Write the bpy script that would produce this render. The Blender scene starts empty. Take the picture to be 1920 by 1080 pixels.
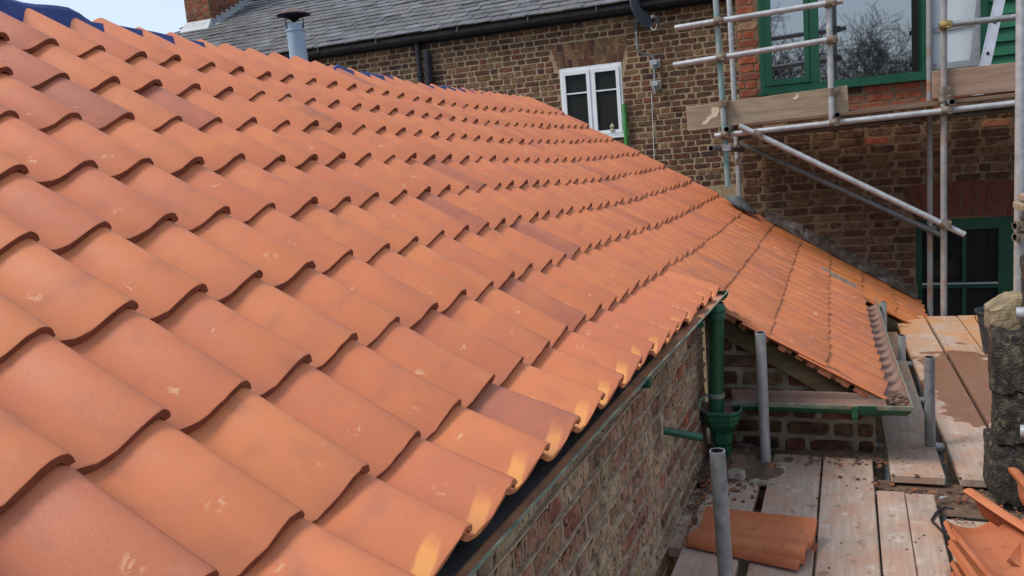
import bpy, bmesh, math, random
from mathutils import Vector, Matrix, noise as mnoise

random.seed(7)
scene = bpy.context.scene
COL = scene.collection
rad = math.radians

# ------------------------------------------------------------------ camera (eye is the origin, ground 3.4 m below)
cd = bpy.data.cameras.new('camera')
cam = bpy.data.objects.new('camera', cd)
COL.objects.link(cam)
RX, RY, RZ = (0.92458, 0.37245, -0.08021), (-0.01744, -0.16895, -0.98547), (-0.38059, 0.91254, -0.14971)
cam.matrix_world = Matrix(((RX[0], -RY[0], -RZ[0], 0), (RX[1], -RY[1], -RZ[1], 0), (RX[2], -RY[2], -RZ[2], 0), (0, 0, 0, 1)))
cd.sensor_width = 36
cd.lens = 1590 / 1920 * 36
cd.clip_start = 0.02
cd.clip_end = 2000
scene.camera = cam

# ------------------------------------------------------------------ sky, sun, exposure
SUN_EL, SUN_AZ = 52, 238            # azimuth clockwise from +Y
world = bpy.data.worlds.new('World')
scene.world = world
world.use_nodes = True
wn = world.node_tree
bg = wn.nodes['Background']
sky = wn.nodes.new('ShaderNodeTexSky')
sky.sky_type = 'NISHITA'
sky.sun_disc = False
sky.sun_elevation = rad(SUN_EL)
sky.sun_rotation = rad(SUN_AZ)
sky.air_density = 1.0
sky.dust_density = 2.0
sky.ozone_density = 1.0
# thin bright overcast: the clear sky veiled by an even cloud layer
veil = wn.nodes.new('ShaderNodeMix'); veil.data_type = 'RGBA'
veil.inputs[0].default_value = 0.6
veil.inputs[7].default_value = (3.7, 4.2, 4.9, 1)
wn.links.new(sky.outputs[0], veil.inputs[6])
wn.links.new(veil.outputs[2], bg.inputs[0])
bg.inputs[1].default_value = 0.12
sl = bpy.data.lights.new('sun', 'SUN')
sl.energy = 1.5
sl.angle = rad(18)
sl.color = (1.0, 0.95, 0.88)
so = bpy.data.objects.new('sun', sl)
COL.objects.link(so)
sd = Vector((math.sin(rad(SUN_AZ)) * math.cos(rad(SUN_EL)), math.cos(rad(SUN_AZ)) * math.cos(rad(SUN_EL)), math.sin(rad(SUN_EL))))
so.rotation_euler = sd.to_track_quat('Z', 'Y').to_euler()
scene.view_settings.view_transform = 'Standard'
scene.view_settings.look = 'None'
scene.view_settings.gamma = 1
scene.view_settings.use_curve_mapping = False
scene.view_settings.exposure = 0.84

TW = 0.205                                      # cover width of one pantile

# ------------------------------------------------------------------ node helpers
class NT:
    def __init__(s, name, rough=0.8, metal=0.0, spec=0.3):
        s.m = bpy.data.materials.new(name)
        s.m.use_nodes = True
        s.t = s.m.node_tree
        s.b = s.t.nodes['Principled BSDF']
        s.b.inputs['Roughness'].default_value = rough
        s.b.inputs['Metallic'].default_value = metal
        s.b.inputs['Specular IOR Level'].default_value = spec
        s._r = None
    def n(s, typ, **kw):
        nd = s.t.nodes.new(typ)
        for k, v in kw.items():
            if k == 'ins':
                for a, b in v.items():
                    s.put(nd.inputs[a], b)
            else:
                setattr(nd, k, v)
        return nd
    def put(s, sock, v):
        if hasattr(v, 'is_output'):
            s.t.links.new(v, sock)
        else:
            if sock.type == 'RGBA' and len(v) == 3:
                v = (*v, 1)
            sock.default_value = v
    def obj(s): return s.n('ShaderNodeTexCoord').outputs['Object']
    def pos(s): return s.n('ShaderNodeNewGeometry').outputs['Position']
    def uv(s): return s.n('ShaderNodeTexCoord').outputs['UV']
    def rnd(s):                                       # one number per object or per loose piece
        if s._r is None:
            a = s.n('ShaderNodeObjectInfo').outputs['Random']
            b = s.n('ShaderNodeNewGeometry').outputs['Random Per Island']
            s._r = s.math('FRACT', s.math('ADD', s.math('MULTIPLY', a, 7.31), s.math('MULTIPLY', b, 13.7)))
        return s._r
    def math(s, op, a, b=0.0, clamp=False):
        nd = s.n('ShaderNodeMath', operation=op, use_clamp=clamp)
        s.put(nd.inputs[0], a); s.put(nd.inputs[1], b)
        return nd.outputs[0]
    def vadd(s, a, b):
        nd = s.n('ShaderNodeVectorMath', operation='ADD'); s.put(nd.inputs[0], a); s.put(nd.inputs[1], b); return nd.outputs[0]
    def vmul(s, a, b):
        nd = s.n('ShaderNodeVectorMath', operation='MULTIPLY'); s.put(nd.inputs[0], a); s.put(nd.inputs[1], b); return nd.outputs[0]
    def xyz(s, a):
        nd = s.n('ShaderNodeSeparateXYZ'); s.put(nd.inputs[0], a); return nd.outputs
    def vec(s, x, y, z):
        nd = s.n('ShaderNodeCombineXYZ'); s.put(nd.inputs[0], x); s.put(nd.inputs[1], y); s.put(nd.inputs[2], z); return nd.outputs[0]
    def noise(s, v, scale, detail=4, rough=0.55, dist=0.0):
        nd = s.n('ShaderNodeTexNoise', ins={'Vector': v, 'Scale': scale, 'Detail': detail, 'Roughness': rough, 'Distortion': dist})
        return nd.outputs['Fac']
    def voro(s, v, scale):
        return s.n('ShaderNodeTexVoronoi', ins={'Vector': v, 'Scale': scale}).outputs['Distance']
    def ramp(s, f, stops, interp='LINEAR'):
        nd = s.n('ShaderNodeValToRGB')
        cr = nd.color_ramp; cr.interpolation = interp
        while len(cr.elements) > 1: cr.elements.remove(cr.elements[-1])
        for i, (p, c) in enumerate(stops):
            e = cr.elements[0] if i == 0 else cr.elements.new(p)
            e.position = p
            e.color = (c, c, c, 1) if isinstance(c, (int, float)) else (*c, 1)
        s.put(nd.inputs[0], f)
        return nd.outputs[0]
    def step(s, f, a, b): return s.ramp(f, [(a, 0.0), (b, 1.0)])
    def mix(s, f, a, b, mode='MIX'):
        nd = s.n('ShaderNodeMix', data_type='RGBA', blend_type=mode)
        s.put(nd.inputs[0], f); s.put(nd.inputs[6], a); s.put(nd.inputs[7], b)
        return nd.outputs[2]
    def hsv(s, c, h=0.5, sa=1.0, v=1.0):
        nd = s.n('ShaderNodeHueSaturation'); s.put(nd.inputs['Hue'], h); s.put(nd.inputs['Saturation'], sa); s.put(nd.inputs['Value'], v); s.put(nd.inputs['Color'], c)
        return nd.outputs[0]
    def bump(s, h, strength=0.3, dist=0.004):
        nd = s.n('ShaderNodeBump', ins={'Height': h, 'Strength': strength, 'Distance': dist})
        s.t.links.new(nd.outputs[0], s.b.inputs['Normal'])
    def color(s, c): s.put(s.b.inputs['Base Color'], c); return s
    def rough(s, r): s.put(s.b.inputs['Roughness'], r); return s

def m_tile(name, orange=0.0, streak=False):
    k = NT(name, 0.52, spec=0.38)
    r = k.rnd()
    r2 = k.math('FRACT', k.math('MULTIPLY', r, 17.3))
    r3 = k.math('FRACT', k.math('MULTIPLY', r, 91.7))
    uv = k.uv()
    sh = k.vec(k.math('MULTIPLY', r, 37.0), k.math('MULTIPLY', r2, 53.0), k.math('MULTIPLY', r3, 11.0))
    v = k.vadd(uv, sh)
    base = k.ramp(r, [(0.0, (0.59, 0.180, 0.069)), (0.3, (0.570, 0.170, 0.069)), (0.55, (0.605, 0.192, 0.072)), (0.76, (0.555, 0.160, 0.068)), (0.91, (0.49, 0.146, 0.070)), (0.99, (0.36, 0.120, 0.072))], 'LINEAR')
    big = k.noise(v, 7, 3)
    base = k.mix(k.step(big, 0.45, 0.75), base, (0.50, 0.155, 0.078))
    base = k.mix(k.step(k.noise(v, 4.5, 2), 0.55, 0.75), base, (0.62, 0.196, 0.069))
    fine = k.noise(v, 230, 4, 0.65)
    base = k.mix(k.math('MULTIPLY', k.step(fine, 0.35, 0.75), 0.22), base, (0.62, 0.27, 0.14))
    if orange:
        base = k.mix(k.math('MULTIPLY', k.step(k.noise(k.pos(), 2.2, 3), 0.25, 0.65), orange), base, (0.50, 0.16, 0.030))
    if orange:
        st = k.noise(k.vmul(v, (1, 0.12, 1)), 34, 4, 0.6)
        base = k.mix(k.math('MULTIPLY', k.step(st, 0.48, 0.66), 0.5), base, (0.27, 0.115, 0.080))
        base = k.mix(k.math('MULTIPLY', k.step(k.noise(k.vmul(v, (1, 0.15, 1)), 47, 3), 0.56, 0.70), 0.4), base, (0.62, 0.29, 0.14))
    # dusky smudges
    sm = k.step(k.noise(k.vmul(v, (9, 4, 1)), 1.6, 4), 0.60, 0.78)
    base = k.mix(k.math('MULTIPLY', sm, 0.38), base, (0.22, 0.10, 0.075))
    # pale scuffs left by handling, one cluster on most tiles
    u = k.xyz(uv)
    cx = k.math('SUBTRACT', u[0], k.math('ADD', 0.10, k.math('MULTIPLY', r2, 0.06)))
    cy = k.math('SUBTRACT', u[1], k.math('ADD', 0.07, k.math('MULTIPLY', r3, 0.15)))
    d2 = k.math('ADD', k.math('MULTIPLY', cx, cx), k.math('MULTIPLY', k.math('MULTIPLY', cy, cy), 0.6))
    near = k.math('SUBTRACT', 1.0, k.math('MULTIPLY', d2, k.math('ADD', 2600.0, k.math('MULTIPLY', r3, 4000.0))), clamp=True)
    sc = k.noise(v, 55, 3, 0.6, 0.6)
    scuff = k.math('MULTIPLY', k.math('MULTIPLY', near, k.step(sc, 0.54, 0.60)), k.step(k.math('FRACT', k.math('MULTIPLY', r, 231.7)), 0.22, 0.26))
    # faint kiln-stacking band across some tiles and pale lime dust in the trough
    kb = k.math('ABSOLUTE', k.math('SUBTRACT', u[1], k.math('ADD', 0.10, k.math('MULTIPLY', r2, 0.16))))
    base = k.mix(k.math('MULTIPLY', k.math('MULTIPLY', k.ramp(kb, [(0.012, 1.0), (0.03, 0.0)]), k.step(k.noise(v, 14, 3), 0.45, 0.65)), 0.22), base, (0.30, 0.12, 0.085))
    base = k.mix(k.math('MULTIPLY', k.step(k.noise(k.vmul(v, (1, 0.5, 1)), 19, 5, 0.7), 0.60, 0.74), 0.20), base, (0.60, 0.34, 0.22))
    base = k.mix(k.math('MULTIPLY', scuff, 0.75), base, (0.72, 0.41, 0.23))
    # odd hairline scratches
    scr = k.noise(k.vmul(v, (1, 0.25, 1)), 120, 2, 0.4, 1.0)
    msk = k.step(k.noise(v, 9, 1), 0.62, 0.7)
    base = k.mix(k.math('MULTIPLY', k.math('MULTIPLY', k.step(scr, 0.70, 0.74), msk), 0.6), base, (0.72, 0.42, 0.24))
    speck = k.step(k.noise(v, 260, 2), 0.74, 0.78)
    base = k.mix(k.math('MULTIPLY', speck, 0.55), base, (0.12, 0.06, 0.045))
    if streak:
        # bright orange band climbing from the trough beside the lower edge
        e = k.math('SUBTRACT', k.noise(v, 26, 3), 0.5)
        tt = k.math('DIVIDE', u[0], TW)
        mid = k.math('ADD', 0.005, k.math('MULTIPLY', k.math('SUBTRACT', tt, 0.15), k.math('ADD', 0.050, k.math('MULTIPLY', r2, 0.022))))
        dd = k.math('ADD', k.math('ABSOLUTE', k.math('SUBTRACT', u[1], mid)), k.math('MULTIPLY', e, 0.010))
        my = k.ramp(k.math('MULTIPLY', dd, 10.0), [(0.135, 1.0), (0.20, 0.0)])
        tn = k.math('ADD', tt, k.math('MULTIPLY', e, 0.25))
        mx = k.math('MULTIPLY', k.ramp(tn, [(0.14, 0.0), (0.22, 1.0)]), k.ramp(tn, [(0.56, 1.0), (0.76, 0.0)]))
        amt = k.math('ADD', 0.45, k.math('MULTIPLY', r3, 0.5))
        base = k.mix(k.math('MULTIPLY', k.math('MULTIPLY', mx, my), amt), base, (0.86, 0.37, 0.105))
    k.color(base)
    k.bump(k.math('ADD', fine, k.math('MULTIPLY', big, 0.6)), 0.24, 0.0022)
    return k.m

def m_brick(name, stops, speck=(0.03, 0.022, 0.018), amt=0.6, pale=(0.36, 0.29, 0.17), pale_amt=0.4, scale=1.0, bump=0.6, pits=0.0):
    k = NT(name, 0.92, spec=0.15)
    r = k.rnd()
    p = k.vadd(k.pos(), k.vec(k.math('MULTIPLY', r, 9.0), k.math('MULTIPLY', r, 5.0), 0.0))
    c = k.ramp(r, stops, 'LINEAR')
    c = k.mix(k.math('MULTIPLY', k.step(k.noise(p, 14 * scale, 4), 0.45, 0.70), pale_amt), c, pale)
    c = k.mix(k.math('MULTIPLY', k.step(k.noise(p, 26 * scale, 5, 0.65), 0.48, 0.62), amt), c, speck)
    c = k.mix(k.math('MULTIPLY', k.step(k.noise(k.pos(), 1.7, 4, 0.6), 0.5, 0.68), amt * 0.5), c, speck)
    f = k.noise(p, 90 * scale, 4, 0.7)
    c = k.mix(k.math('MULTIPLY', k.step(f, 0.55, 0.70), amt), c, speck)
    if pits:
        q = k.noise(k.vmul(p, (1, 1, 0.45)), 75, 3, 0.6)
        c = k.mix(k.math('MULTIPLY', k.step(k.noise(p, 9, 3), 0.54, 0.68), 0.22), c, (0.52, 0.38, 0.17))
        c = k.mix(k.math('MULTIPLY', k.step(k.noise(k.pos(), 4.5, 4, 0.6), 0.48, 0.64), 0.55), c, (0.085, 0.055, 0.042))
        c = k.mix(k.math('MULTIPLY', k.step(q, 0.56, 0.63), pits), c, (0.028, 0.022, 0.016))
    k.color(c)
    k.bump(k.math('ADD', f, k.math('MULTIPLY', k.noise(p, 30 * scale, 3), 1.5)), bump, 0.008)
    return k.m

def m_noise(name, a, b, scale=8, lo=0.35, hi=0.65, rough=0.85, metal=0.0, bump=0.2, spot=None, spot_t=(0.62, 0.70), spot_scale=3, world_space=True, stretch=(1, 1, 1), spec=0.3, bdist=0.003, rough2=None):
    k = NT(name, rough, metal, spec)
    p = k.pos() if world_space else k.obj()
    p = k.vmul(k.vadd(p, k.vec(k.math('MULTIPLY', k.rnd(), 19.0), 0.0, 0.0)) if not world_space else p, stretch)
    n1 = k.noise(p, scale, 5, 0.6)
    c = k.mix(k.step(n1, lo, hi), a, b)
    if spot:
        c = k.mix(k.step(k.noise(p, spot_scale, 5, 0.65), *spot_t), c, spot)
    k.color(c)
    if rough2 is not None:
        k.rough(k.ramp(n1, [(lo, rough), (hi, rough2)]))
    k.bump(k.noise(p, scale * 6, 4), bump, bdist)
    return k.m

M = {}
M['tile'] = m_tile('terracotta pantile')
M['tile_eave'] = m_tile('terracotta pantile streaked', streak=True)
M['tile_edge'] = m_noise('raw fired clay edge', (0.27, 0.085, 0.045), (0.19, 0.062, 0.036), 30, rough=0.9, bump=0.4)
M['tile_low'] = m_tile('terracotta pantile dusty', orange=0.28)
M['tile_orange'] = m_tile('terracotta pantile orange', orange=0.85)
BUFF = [(0.0, (0.060, 0.033, 0.031)), (0.16, (0.155, 0.055, 0.038)), (0.32, (0.10, 0.056, 0.036)), (0.46, (0.24, 0.135, 0.068)), (0.62, (0.145, 0.058, 0.038)), (0.74, (0.27, 0.158, 0.078)), (0.86, (0.085, 0.045, 0.035)), (1.0, (0.20, 0.068, 0.042))]
M['brick_left'] = m_brick('buff and brown brick', BUFF, amt=0.58, pale=(0.30, 0.20, 0.10), pale_amt=0.3)
M['brick_right'] = m_brick('brown stock brick', [(0.0, (0.05, 0.027, 0.021)), (0.3, (0.105, 0.043, 0.028)), (0.55, (0.14, 0.08, 0.045)), (0.8, (0.08, 0.035, 0.026)), (1.0, (0.18, 0.10, 0.055))], amt=0.6, pale=(0.21, 0.13, 0.07), pale_amt=0.4)
M['brick_red'] = m_brick('red brick', [(0.0, (0.25, 0.065, 0.035)), (0.35, (0.32, 0.085, 0.042)), (0.6, (0.20, 0.065, 0.042)), (0.8, (0.36, 0.12, 0.055)), (0.93, (0.34, 0.22, 0.13)), (1.0, (0.28, 0.09, 0.05))], amt=0.28, pale=(0.42, 0.27, 0.18), pale_amt=0.3)
M['brick_arch'] = m_brick('dark red arch brick', [(0.0, (0.12, 0.035, 0.024)), (0.4, (0.16, 0.045, 0.027)), (0.7, (0.085, 0.034, 0.026)), (1.0, (0.19, 0.05, 0.03))], amt=0.45, pale=(0.2, 0.09, 0.05), pale_amt=0.25)
M['brick_near'] = m_brick('lichened old brick', [(0.0, (0.24, 0.085, 0.06)), (0.16, (0.54, 0.37, 0.215)), (0.32, (0.36, 0.150, 0.10)), (0.48, (0.60, 0.44, 0.27)), (0.64, (0.38, 0.175, 0.12)), (0.8, (0.56, 0.37, 0.225)), (0.9, (0.32, 0.125, 0.085)), (1.0, (0.46, 0.13, 0.075))], amt=0.5, pale=(0.62, 0.51, 0.36), pale_amt=0.42, bump=1.0, scale=0.9, pits=0.85)
M['brick_gable'] = m_brick('dark gable brick', [(0.0, (0.05, 0.027, 0.022)), (0.35, (0.13, 0.045, 0.030)), (0.6, (0.17, 0.055, 0.034)), (0.8, (0.09, 0.045, 0.03)), (1.0, (0.15, 0.09, 0.05))], amt=0.5, pale=(0.26, 0.18, 0.11), pale_amt=0.35, bump=1.0)
M['brick_chimney'] = m_brick('orange red chimney brick', [(0.0, (0.24, 0.062, 0.035)), (0.5, (0.32, 0.085, 0.042)), (0.8, (0.2, 0.05, 0.03)), (1.0, (0.13, 0.05, 0.036))], amt=0.3, pale_amt=0.15)
M['mortar_pale'] = m_noise('pale lime mortar', (0.42, 0.31, 0.19), (0.24, 0.17, 0.10), 20, bump=0.5)
M['mortar_brown'] = m_noise('brown mortar', (0.21, 0.14, 0.08), (0.11, 0.075, 0.048), 14, bump=0.5)
M['mortar_grey'] = m_noise('grey gable mortar', (0.27, 0.22, 0.155), (0.15, 0.12, 0.085), 12, bump=0.7, bdist=0.006)
M['mortar_near'] = m_noise('weathered pointing', (0.50, 0.38, 0.26), (0.26, 0.17, 0.11), 22, bump=0.7, bdist=0.006)
M['fillet'] = m_noise('dirty mortar fillet', (0.16, 0.115, 0.09), (0.055, 0.036, 0.028), 16, bump=1.0, bdist=0.02, spot=(0.27, 0.24, 0.215), spot_scale=7, spot_t=(0.50, 0.66))
M['black'] = m_noise('black painted iron', (0.014, 0.014, 0.017), (0.035, 0.034, 0.036), 9, rough=0.5, bump=0.1)
M['membrane'] = m_noise('black plastic membrane', (0.012, 0.012, 0.013), (0.032, 0.030, 0.029), 6, rough=0.6, bump=0.4, spec=0.2, bdist=0.006)
M['blue'] = m_noise('blue roofing underlay', (0.018, 0.035, 0.15), (0.028, 0.05, 0.19), 7, rough=0.6, bump=0.5, bdist=0.01)
M['underlay_dark'] = m_noise('underside felt', (0.03, 0.025, 0.022), (0.05, 0.04, 0.035), 5)
M['green'] = m_noise('green gloss paint', (0.008, 0.066, 0.032), (0.013, 0.092, 0.045), 5, rough=0.38, bump=0.08, spot=(0.03, 0.06, 0.035), spot_t=(0.66, 0.75), spot_scale=14, spec=0.5)
M['green_board'] = m_noise('green stained boarding', (0.012, 0.095, 0.050), (0.022, 0.145, 0.075), 7, rough=0.6, stretch=(0.4, 1, 4), bump=0.3)
M['green_frame'] = m_noise('green window paint', (0.007, 0.066, 0.036), (0.013, 0.092, 0.050), 4, rough=0.45, bump=0.1)
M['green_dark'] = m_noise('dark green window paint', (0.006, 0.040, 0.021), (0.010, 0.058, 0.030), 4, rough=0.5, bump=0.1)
M['rust'] = m_noise('rusty gutter lining', (0.50, 0.235, 0.12), (0.30, 0.15, 0.09), 9, rough=0.95, bump=0.6, spot=(0.35, 0.15, 0.06), spot_scale=6)
M['rust_dark'] = m_noise('dark rusty lining', (0.29, 0.18, 0.14), (0.20, 0.12, 0.095), 7, rough=0.9, bump=0.4)
M['lip'] = m_noise('worn gutter lip', (0.10, 0.16, 0.12), (0.28, 0.27, 0.20), 17, rough=0.8, bump=0.3, spot=(0.33, 0.18, 0.09), spot_scale=7, spot_t=(0.56, 0.66))
M['galv'] = m_noise('galvanised tube', (0.33, 0.34, 0.345), (0.20, 0.205, 0.21), 26, rough=0.48, metal=0.45, bump=0.15, spot=(0.26, 0.22, 0.18), spot_scale=8, spot_t=(0.60, 0.72))
M['galv_light'] = m_noise('bright galvanised tube', (0.47, 0.48, 0.48), (0.33, 0.335, 0.34), 18, rough=0.42, metal=0.4, bump=0.12, spot=(0.42, 0.36, 0.28), spot_scale=7, spot_t=(0.62, 0.75))
M['galv_dark'] = m_noise('dull dark tube', (0.13, 0.13, 0.13), (0.20, 0.195, 0.19), 12, rough=0.6, metal=0.35, bump=0.1)
M['galv_green'] = m_noise('green painted tube', (0.12, 0.27, 0.245), (0.24, 0.31, 0.29), 7, rough=0.55, metal=0.1, bump=0.12, spot=(0.33, 0.33, 0.33), spot_scale=5, spot_t=(0.5, 0.62))
M['galv_rusty'] = m_noise('tube with orange dust', (0.34, 0.33, 0.33), (0.24, 0.23, 0.22), 9, rough=0.6, metal=0.3, spot=(0.34, 0.15, 0.06), spot_scale=4, spot_t=(0.5, 0.62))
M['coupler'] = m_noise('rusty steel coupler', (0.17, 0.115, 0.075), (0.26, 0.23, 0.19), 22, rough=0.65, metal=0.4, bump=0.3)
M['brass'] = m_noise('yellow passivated coupler', (0.42, 0.30, 0.10), (0.25, 0.17, 0.07), 20, rough=0.5, metal=0.5, bump=0.2)
M['hole'] = NT('dark tube bore', 0.9).color((0.012, 0.012, 0.012)).m
M['slate'] = None
M['lead'] = m_noise('grey lead sheet', (0.26, 0.28, 0.30), (0.38, 0.39, 0.40), 9, rough=0.6, metal=0.2, bump=0.3)
M['lead_dark'] = m_noise('dark lead sheet', (0.09, 0.095, 0.10), (0.15, 0.155, 0.16), 9, rough=0.55, metal=0.2, bump=0.3)
M['zinc'] = m_noise('blue grey zinc flue', (0.27, 0.35, 0.42), (0.38, 0.44, 0.48), 10, rough=0.5, metal=0.25, bump=0.15, stretch=(1, 1, 0.3), spot=(0.42, 0.43, 0.40), spot_scale=6)
M['cowl'] = m_noise('rusty cowl top', (0.18, 0.115, 0.095), (0.10, 0.07, 0.062), 14, rough=0.85, bump=0.3)
M['cowl_under'] = m_noise('sooty cowl underside', (0.016, 0.014, 0.015), (0.03, 0.027, 0.026), 9)
M['white'] = m_noise('white window plastic', (0.78, 0.79, 0.81), (0.70, 0.71, 0.73), 3, rough=0.4, bump=0.02)
M['dish'] = m_noise('dark grey dish enamel', (0.055, 0.062, 0.072), (0.075, 0.083, 0.095), 5, rough=0.5)
M['cable'] = NT('white cable', 0.5).color((0.7, 0.7, 0.68)).m
M['green_bright'] = m_noise('bright green pipe', (0.045, 0.22, 0.045), (0.08, 0.27, 0.075), 6, rough=0.5)
M['timber_dark'] = m_noise('olive brown timber', (0.062, 0.045, 0.022), (0.105, 0.075, 0.038), 6, rough=0.8, stretch=(1, 1, 4), bump=0.3)
M['toe'] = m_noise('weathered toe board', (0.36, 0.275, 0.185), (0.24, 0.18, 0.12), 7, rough=0.9, stretch=(0.5, 1, 5), bump=0.35, spot=(0.16, 0.11, 0.075), spot_scale=4, spot_t=(0.66, 0.74))
M['toe_pink'] = m_noise('pinkish toe board', (0.35, 0.235, 0.17), (0.26, 0.165, 0.115), 6, rough=0.9, stretch=(0.4, 1, 5), bump=0.3, spot=(0.14, 0.08, 0.06), spot_scale=4, spot_t=(0.67, 0.76))
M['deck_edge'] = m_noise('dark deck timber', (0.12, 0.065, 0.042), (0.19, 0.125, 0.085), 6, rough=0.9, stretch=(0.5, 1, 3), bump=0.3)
M['plaster'] = m_noise('pale splash', (0.68, 0.56, 0.42), (0.56, 0.44, 0.32), 25, rough=0.9)
M['stain_wood'] = None
M['dirt'] = m_noise('clay dirt', (0.20, 0.125, 0.085), (0.105, 0.07, 0.052), 18, rough=1.0, bump=1.0, bdist=0.012, spot=(0.26, 0.21, 0.17), spot_scale=9)
M['rubble'] = m_noise('stone rubble', (0.36, 0.31, 0.25), (0.22, 0.18, 0.14), 20, rough=1.0, bump=0.6, bdist=0.006)
M['clay_bit'] = m_noise('clay crumbs', (0.38, 0.13, 0.06), (0.20, 0.085, 0.05), 40, rough=1.0)
M['wire'] = NT('black wire', 0.5).color((0.02, 0.02, 0.022)).m
M['bucket'] = m_noise('black rubber bucket', (0.03, 0.033, 0.036), (0.06, 0.063, 0.065), 12, rough=0.6, bump=0.1)
M['pier'] = m_noise('blackened stone', (0.018, 0.014, 0.011), (0.10, 0.080, 0.055), 24, 0.45, 0.66, rough=0.5, bump=1.0, bdist=0.02, spot=(0.26, 0.215, 0.125), spot_scale=17, spot_t=(0.56, 0.70), spec=0.5)
M['pier_top'] = m_noise('pale stone top', (0.34, 0.27, 0.16), (0.17, 0.13, 0.08), 14, rough=0.9, bump=0.8, bdist=0.01)
M['alu'] = m_noise('aluminium ladder', (0.50, 0.51, 0.56), (0.40, 0.41, 0.45), 6, rough=0.4, metal=0.4, bump=0.05)
M['ornament'] = NT('cream lantern', 0.6).color((0.36, 0.32, 0.22)).m
M['dark_room'] = NT('dark room', 0.9).color((0.008, 0.008, 0.009)).m
M['pane_reflection'] = m_noise('pale pane reflection', (0.60, 0.66, 0.70), (0.50, 0.56, 0.60), 2, rough=0.8, bump=0.02)  # pale colour standing in for a white reflection in glass
M['bark'] = m_noise('bare twig bark', (0.030, 0.026, 0.020), (0.055, 0.048, 0.038), 6, rough=0.95)
M['ground'] = m_noise('trodden yard ground', (0.13, 0.10, 0.075), (0.08, 0.085, 0.045), 0.6, rough=1.0, bump=0.5)

def mk_slate():
    k = NT('weathered slate', 0.62, spec=0.4)
    r = k.rnd()
    c = k.ramp(r, [(0.0, (0.070, 0.071, 0.076)), (0.25, (0.125, 0.125, 0.130)), (0.45, (0.060, 0.058, 0.060)), (0.65, (0.15, 0.15, 0.155)), (0.85, (0.09, 0.088, 0.09)), (1.0, (0.115, 0.105, 0.10))])
    p = k.vadd(k.pos(), k.vec(k.math('MULTIPLY', r, 7.0), 0.0, 0.0))
    c = k.mix(k.math('MULTIPLY', k.step(k.noise(k.pos(), 1.3, 4), 0.5, 0.7), 0.55), c, (0.062, 0.056, 0.046))
    c = k.mix(k.math('MULTIPLY', k.step(k.noise(p, 22, 4), 0.56, 0.72), 0.6), c, (0.19, 0.185, 0.175))
    k.color(c)
    k.bump(k.noise(p, 30, 3), 0.25, 0.004)
    return k.m
M['slate'] = mk_slate()

def mk_board():
    k = NT('dusty scaffold board', 0.93, spec=0.15)
    p = k.pos()
    q = k.vadd(k.obj(), k.vec(k.math('MULTIPLY', k.rnd(), 31.0), k.math('MULTIPLY', k.rnd(), 17.0), 0.0))
    grain = k.noise(k.vmul(q, (9, 0.7, 3)), 7, 5, 0.6)
    c = k.mix(k.step(grain, 0.35, 0.68), (0.46, 0.355, 0.285), (0.35, 0.26, 0.205))
    c = k.mix(k.math('MULTIPLY', k.step(k.noise(p, 6, 5, 0.62), 0.44, 0.60), 0.62), c, (0.42, 0.235, 0.155))
    c = k.mix(k.math('MULTIPLY', k.step(k.noise(q, 9, 4), 0.62, 0.72), 0.55), c, (0.58, 0.52, 0.46))
    c = k.mix(k.math('MULTIPLY', k.step(k.noise(k.vmul(p, (1.0, 0.7, 1)), 17, 3), 0.61, 0.68), 0.7), c, (0.22, 0.13, 0.095))
    c = k.mix(k.math('MULTIPLY', k.step(k.noise(p, 3.2, 5, 0.65), 0.55, 0.70), 0.5), c, (0.25, 0.20, 0.17))
    c = k.mix(k.math('MULTIPLY', k.step(k.noise(p, 42, 3), 0.69, 0.73), 0.8), c, (0.15, 0.075, 0.05))
    # orange clay dust gets thicker towards the far boards, with one spilled wet patch
    x = k.xyz(p)
    far = k.math('MULTIPLY', k.math('SUBTRACT', x[1], 5.0), 0.45, clamp=True)
    c = k.mix(k.math('MULTIPLY', k.math('MULTIPLY', far, k.step(k.noise(p, 3, 3), 0.35, 0.6)), 0.75), c, (0.52, 0.24, 0.08))
    dx = k.math('MULTIPLY', k.math('SUBTRACT', x[0], k.math('ADD', 0.60, k.math('MULTIPLY', k.math('SUBTRACT', x[1], 5.6), 0.02))), 3.2)
    dy = k.math('MULTIPLY', k.math('SUBTRACT', x[1], 5.55), 1.05)
    dd = k.math('SQRT', k.math('ADD', k.math('MULTIPLY', dx, dx), k.math('MULTIPLY', dy, dy)))
    wet = k.ramp(k.math('ADD', dd, k.math('MULTIPLY', k.math('SUBTRACT', k.noise(p, 5, 4), 0.5), 1.5)), [(0.86, 1.0), (0.92, 0.0)])
    c = k.mix(k.math('MULTIPLY', wet, 0.85), c, (0.17, 0.075, 0.042))
    k.color(c)
    k.bump(k.math('ADD', grain, k.math('MULTIPLY', k.noise(p, 40, 3), 0.5)), 0.35, 0.004)
    return k.m
M['board'] = mk_board()

def mk_glass(name, refl=0.42, tint=(0.010, 0.012, 0.014)):
    k = NT(name, 0.9)
    gl = k.n('ShaderNodeBsdfGlossy', ins={'Color': (0.8, 0.84, 0.88), 'Roughness': 0.02})
    k.color(tint)
    mx = k.n('ShaderNodeMixShader')
    mx.inputs[0].default_value = refl
    k.t.links.new(k.b.outputs[0], mx.inputs[1]); k.t.links.new(gl.outputs[0], mx.inputs[2])
    k.t.links.new(mx.outputs[0], k.t.nodes['Material Output'].inputs[0])
    return k.m
M['glass_sky'] = mk_glass('reflecting window glass', 0.38)
M['glass_dark'] = mk_glass('dark window glass', 0.010, (0.004, 0.005, 0.005))

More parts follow.
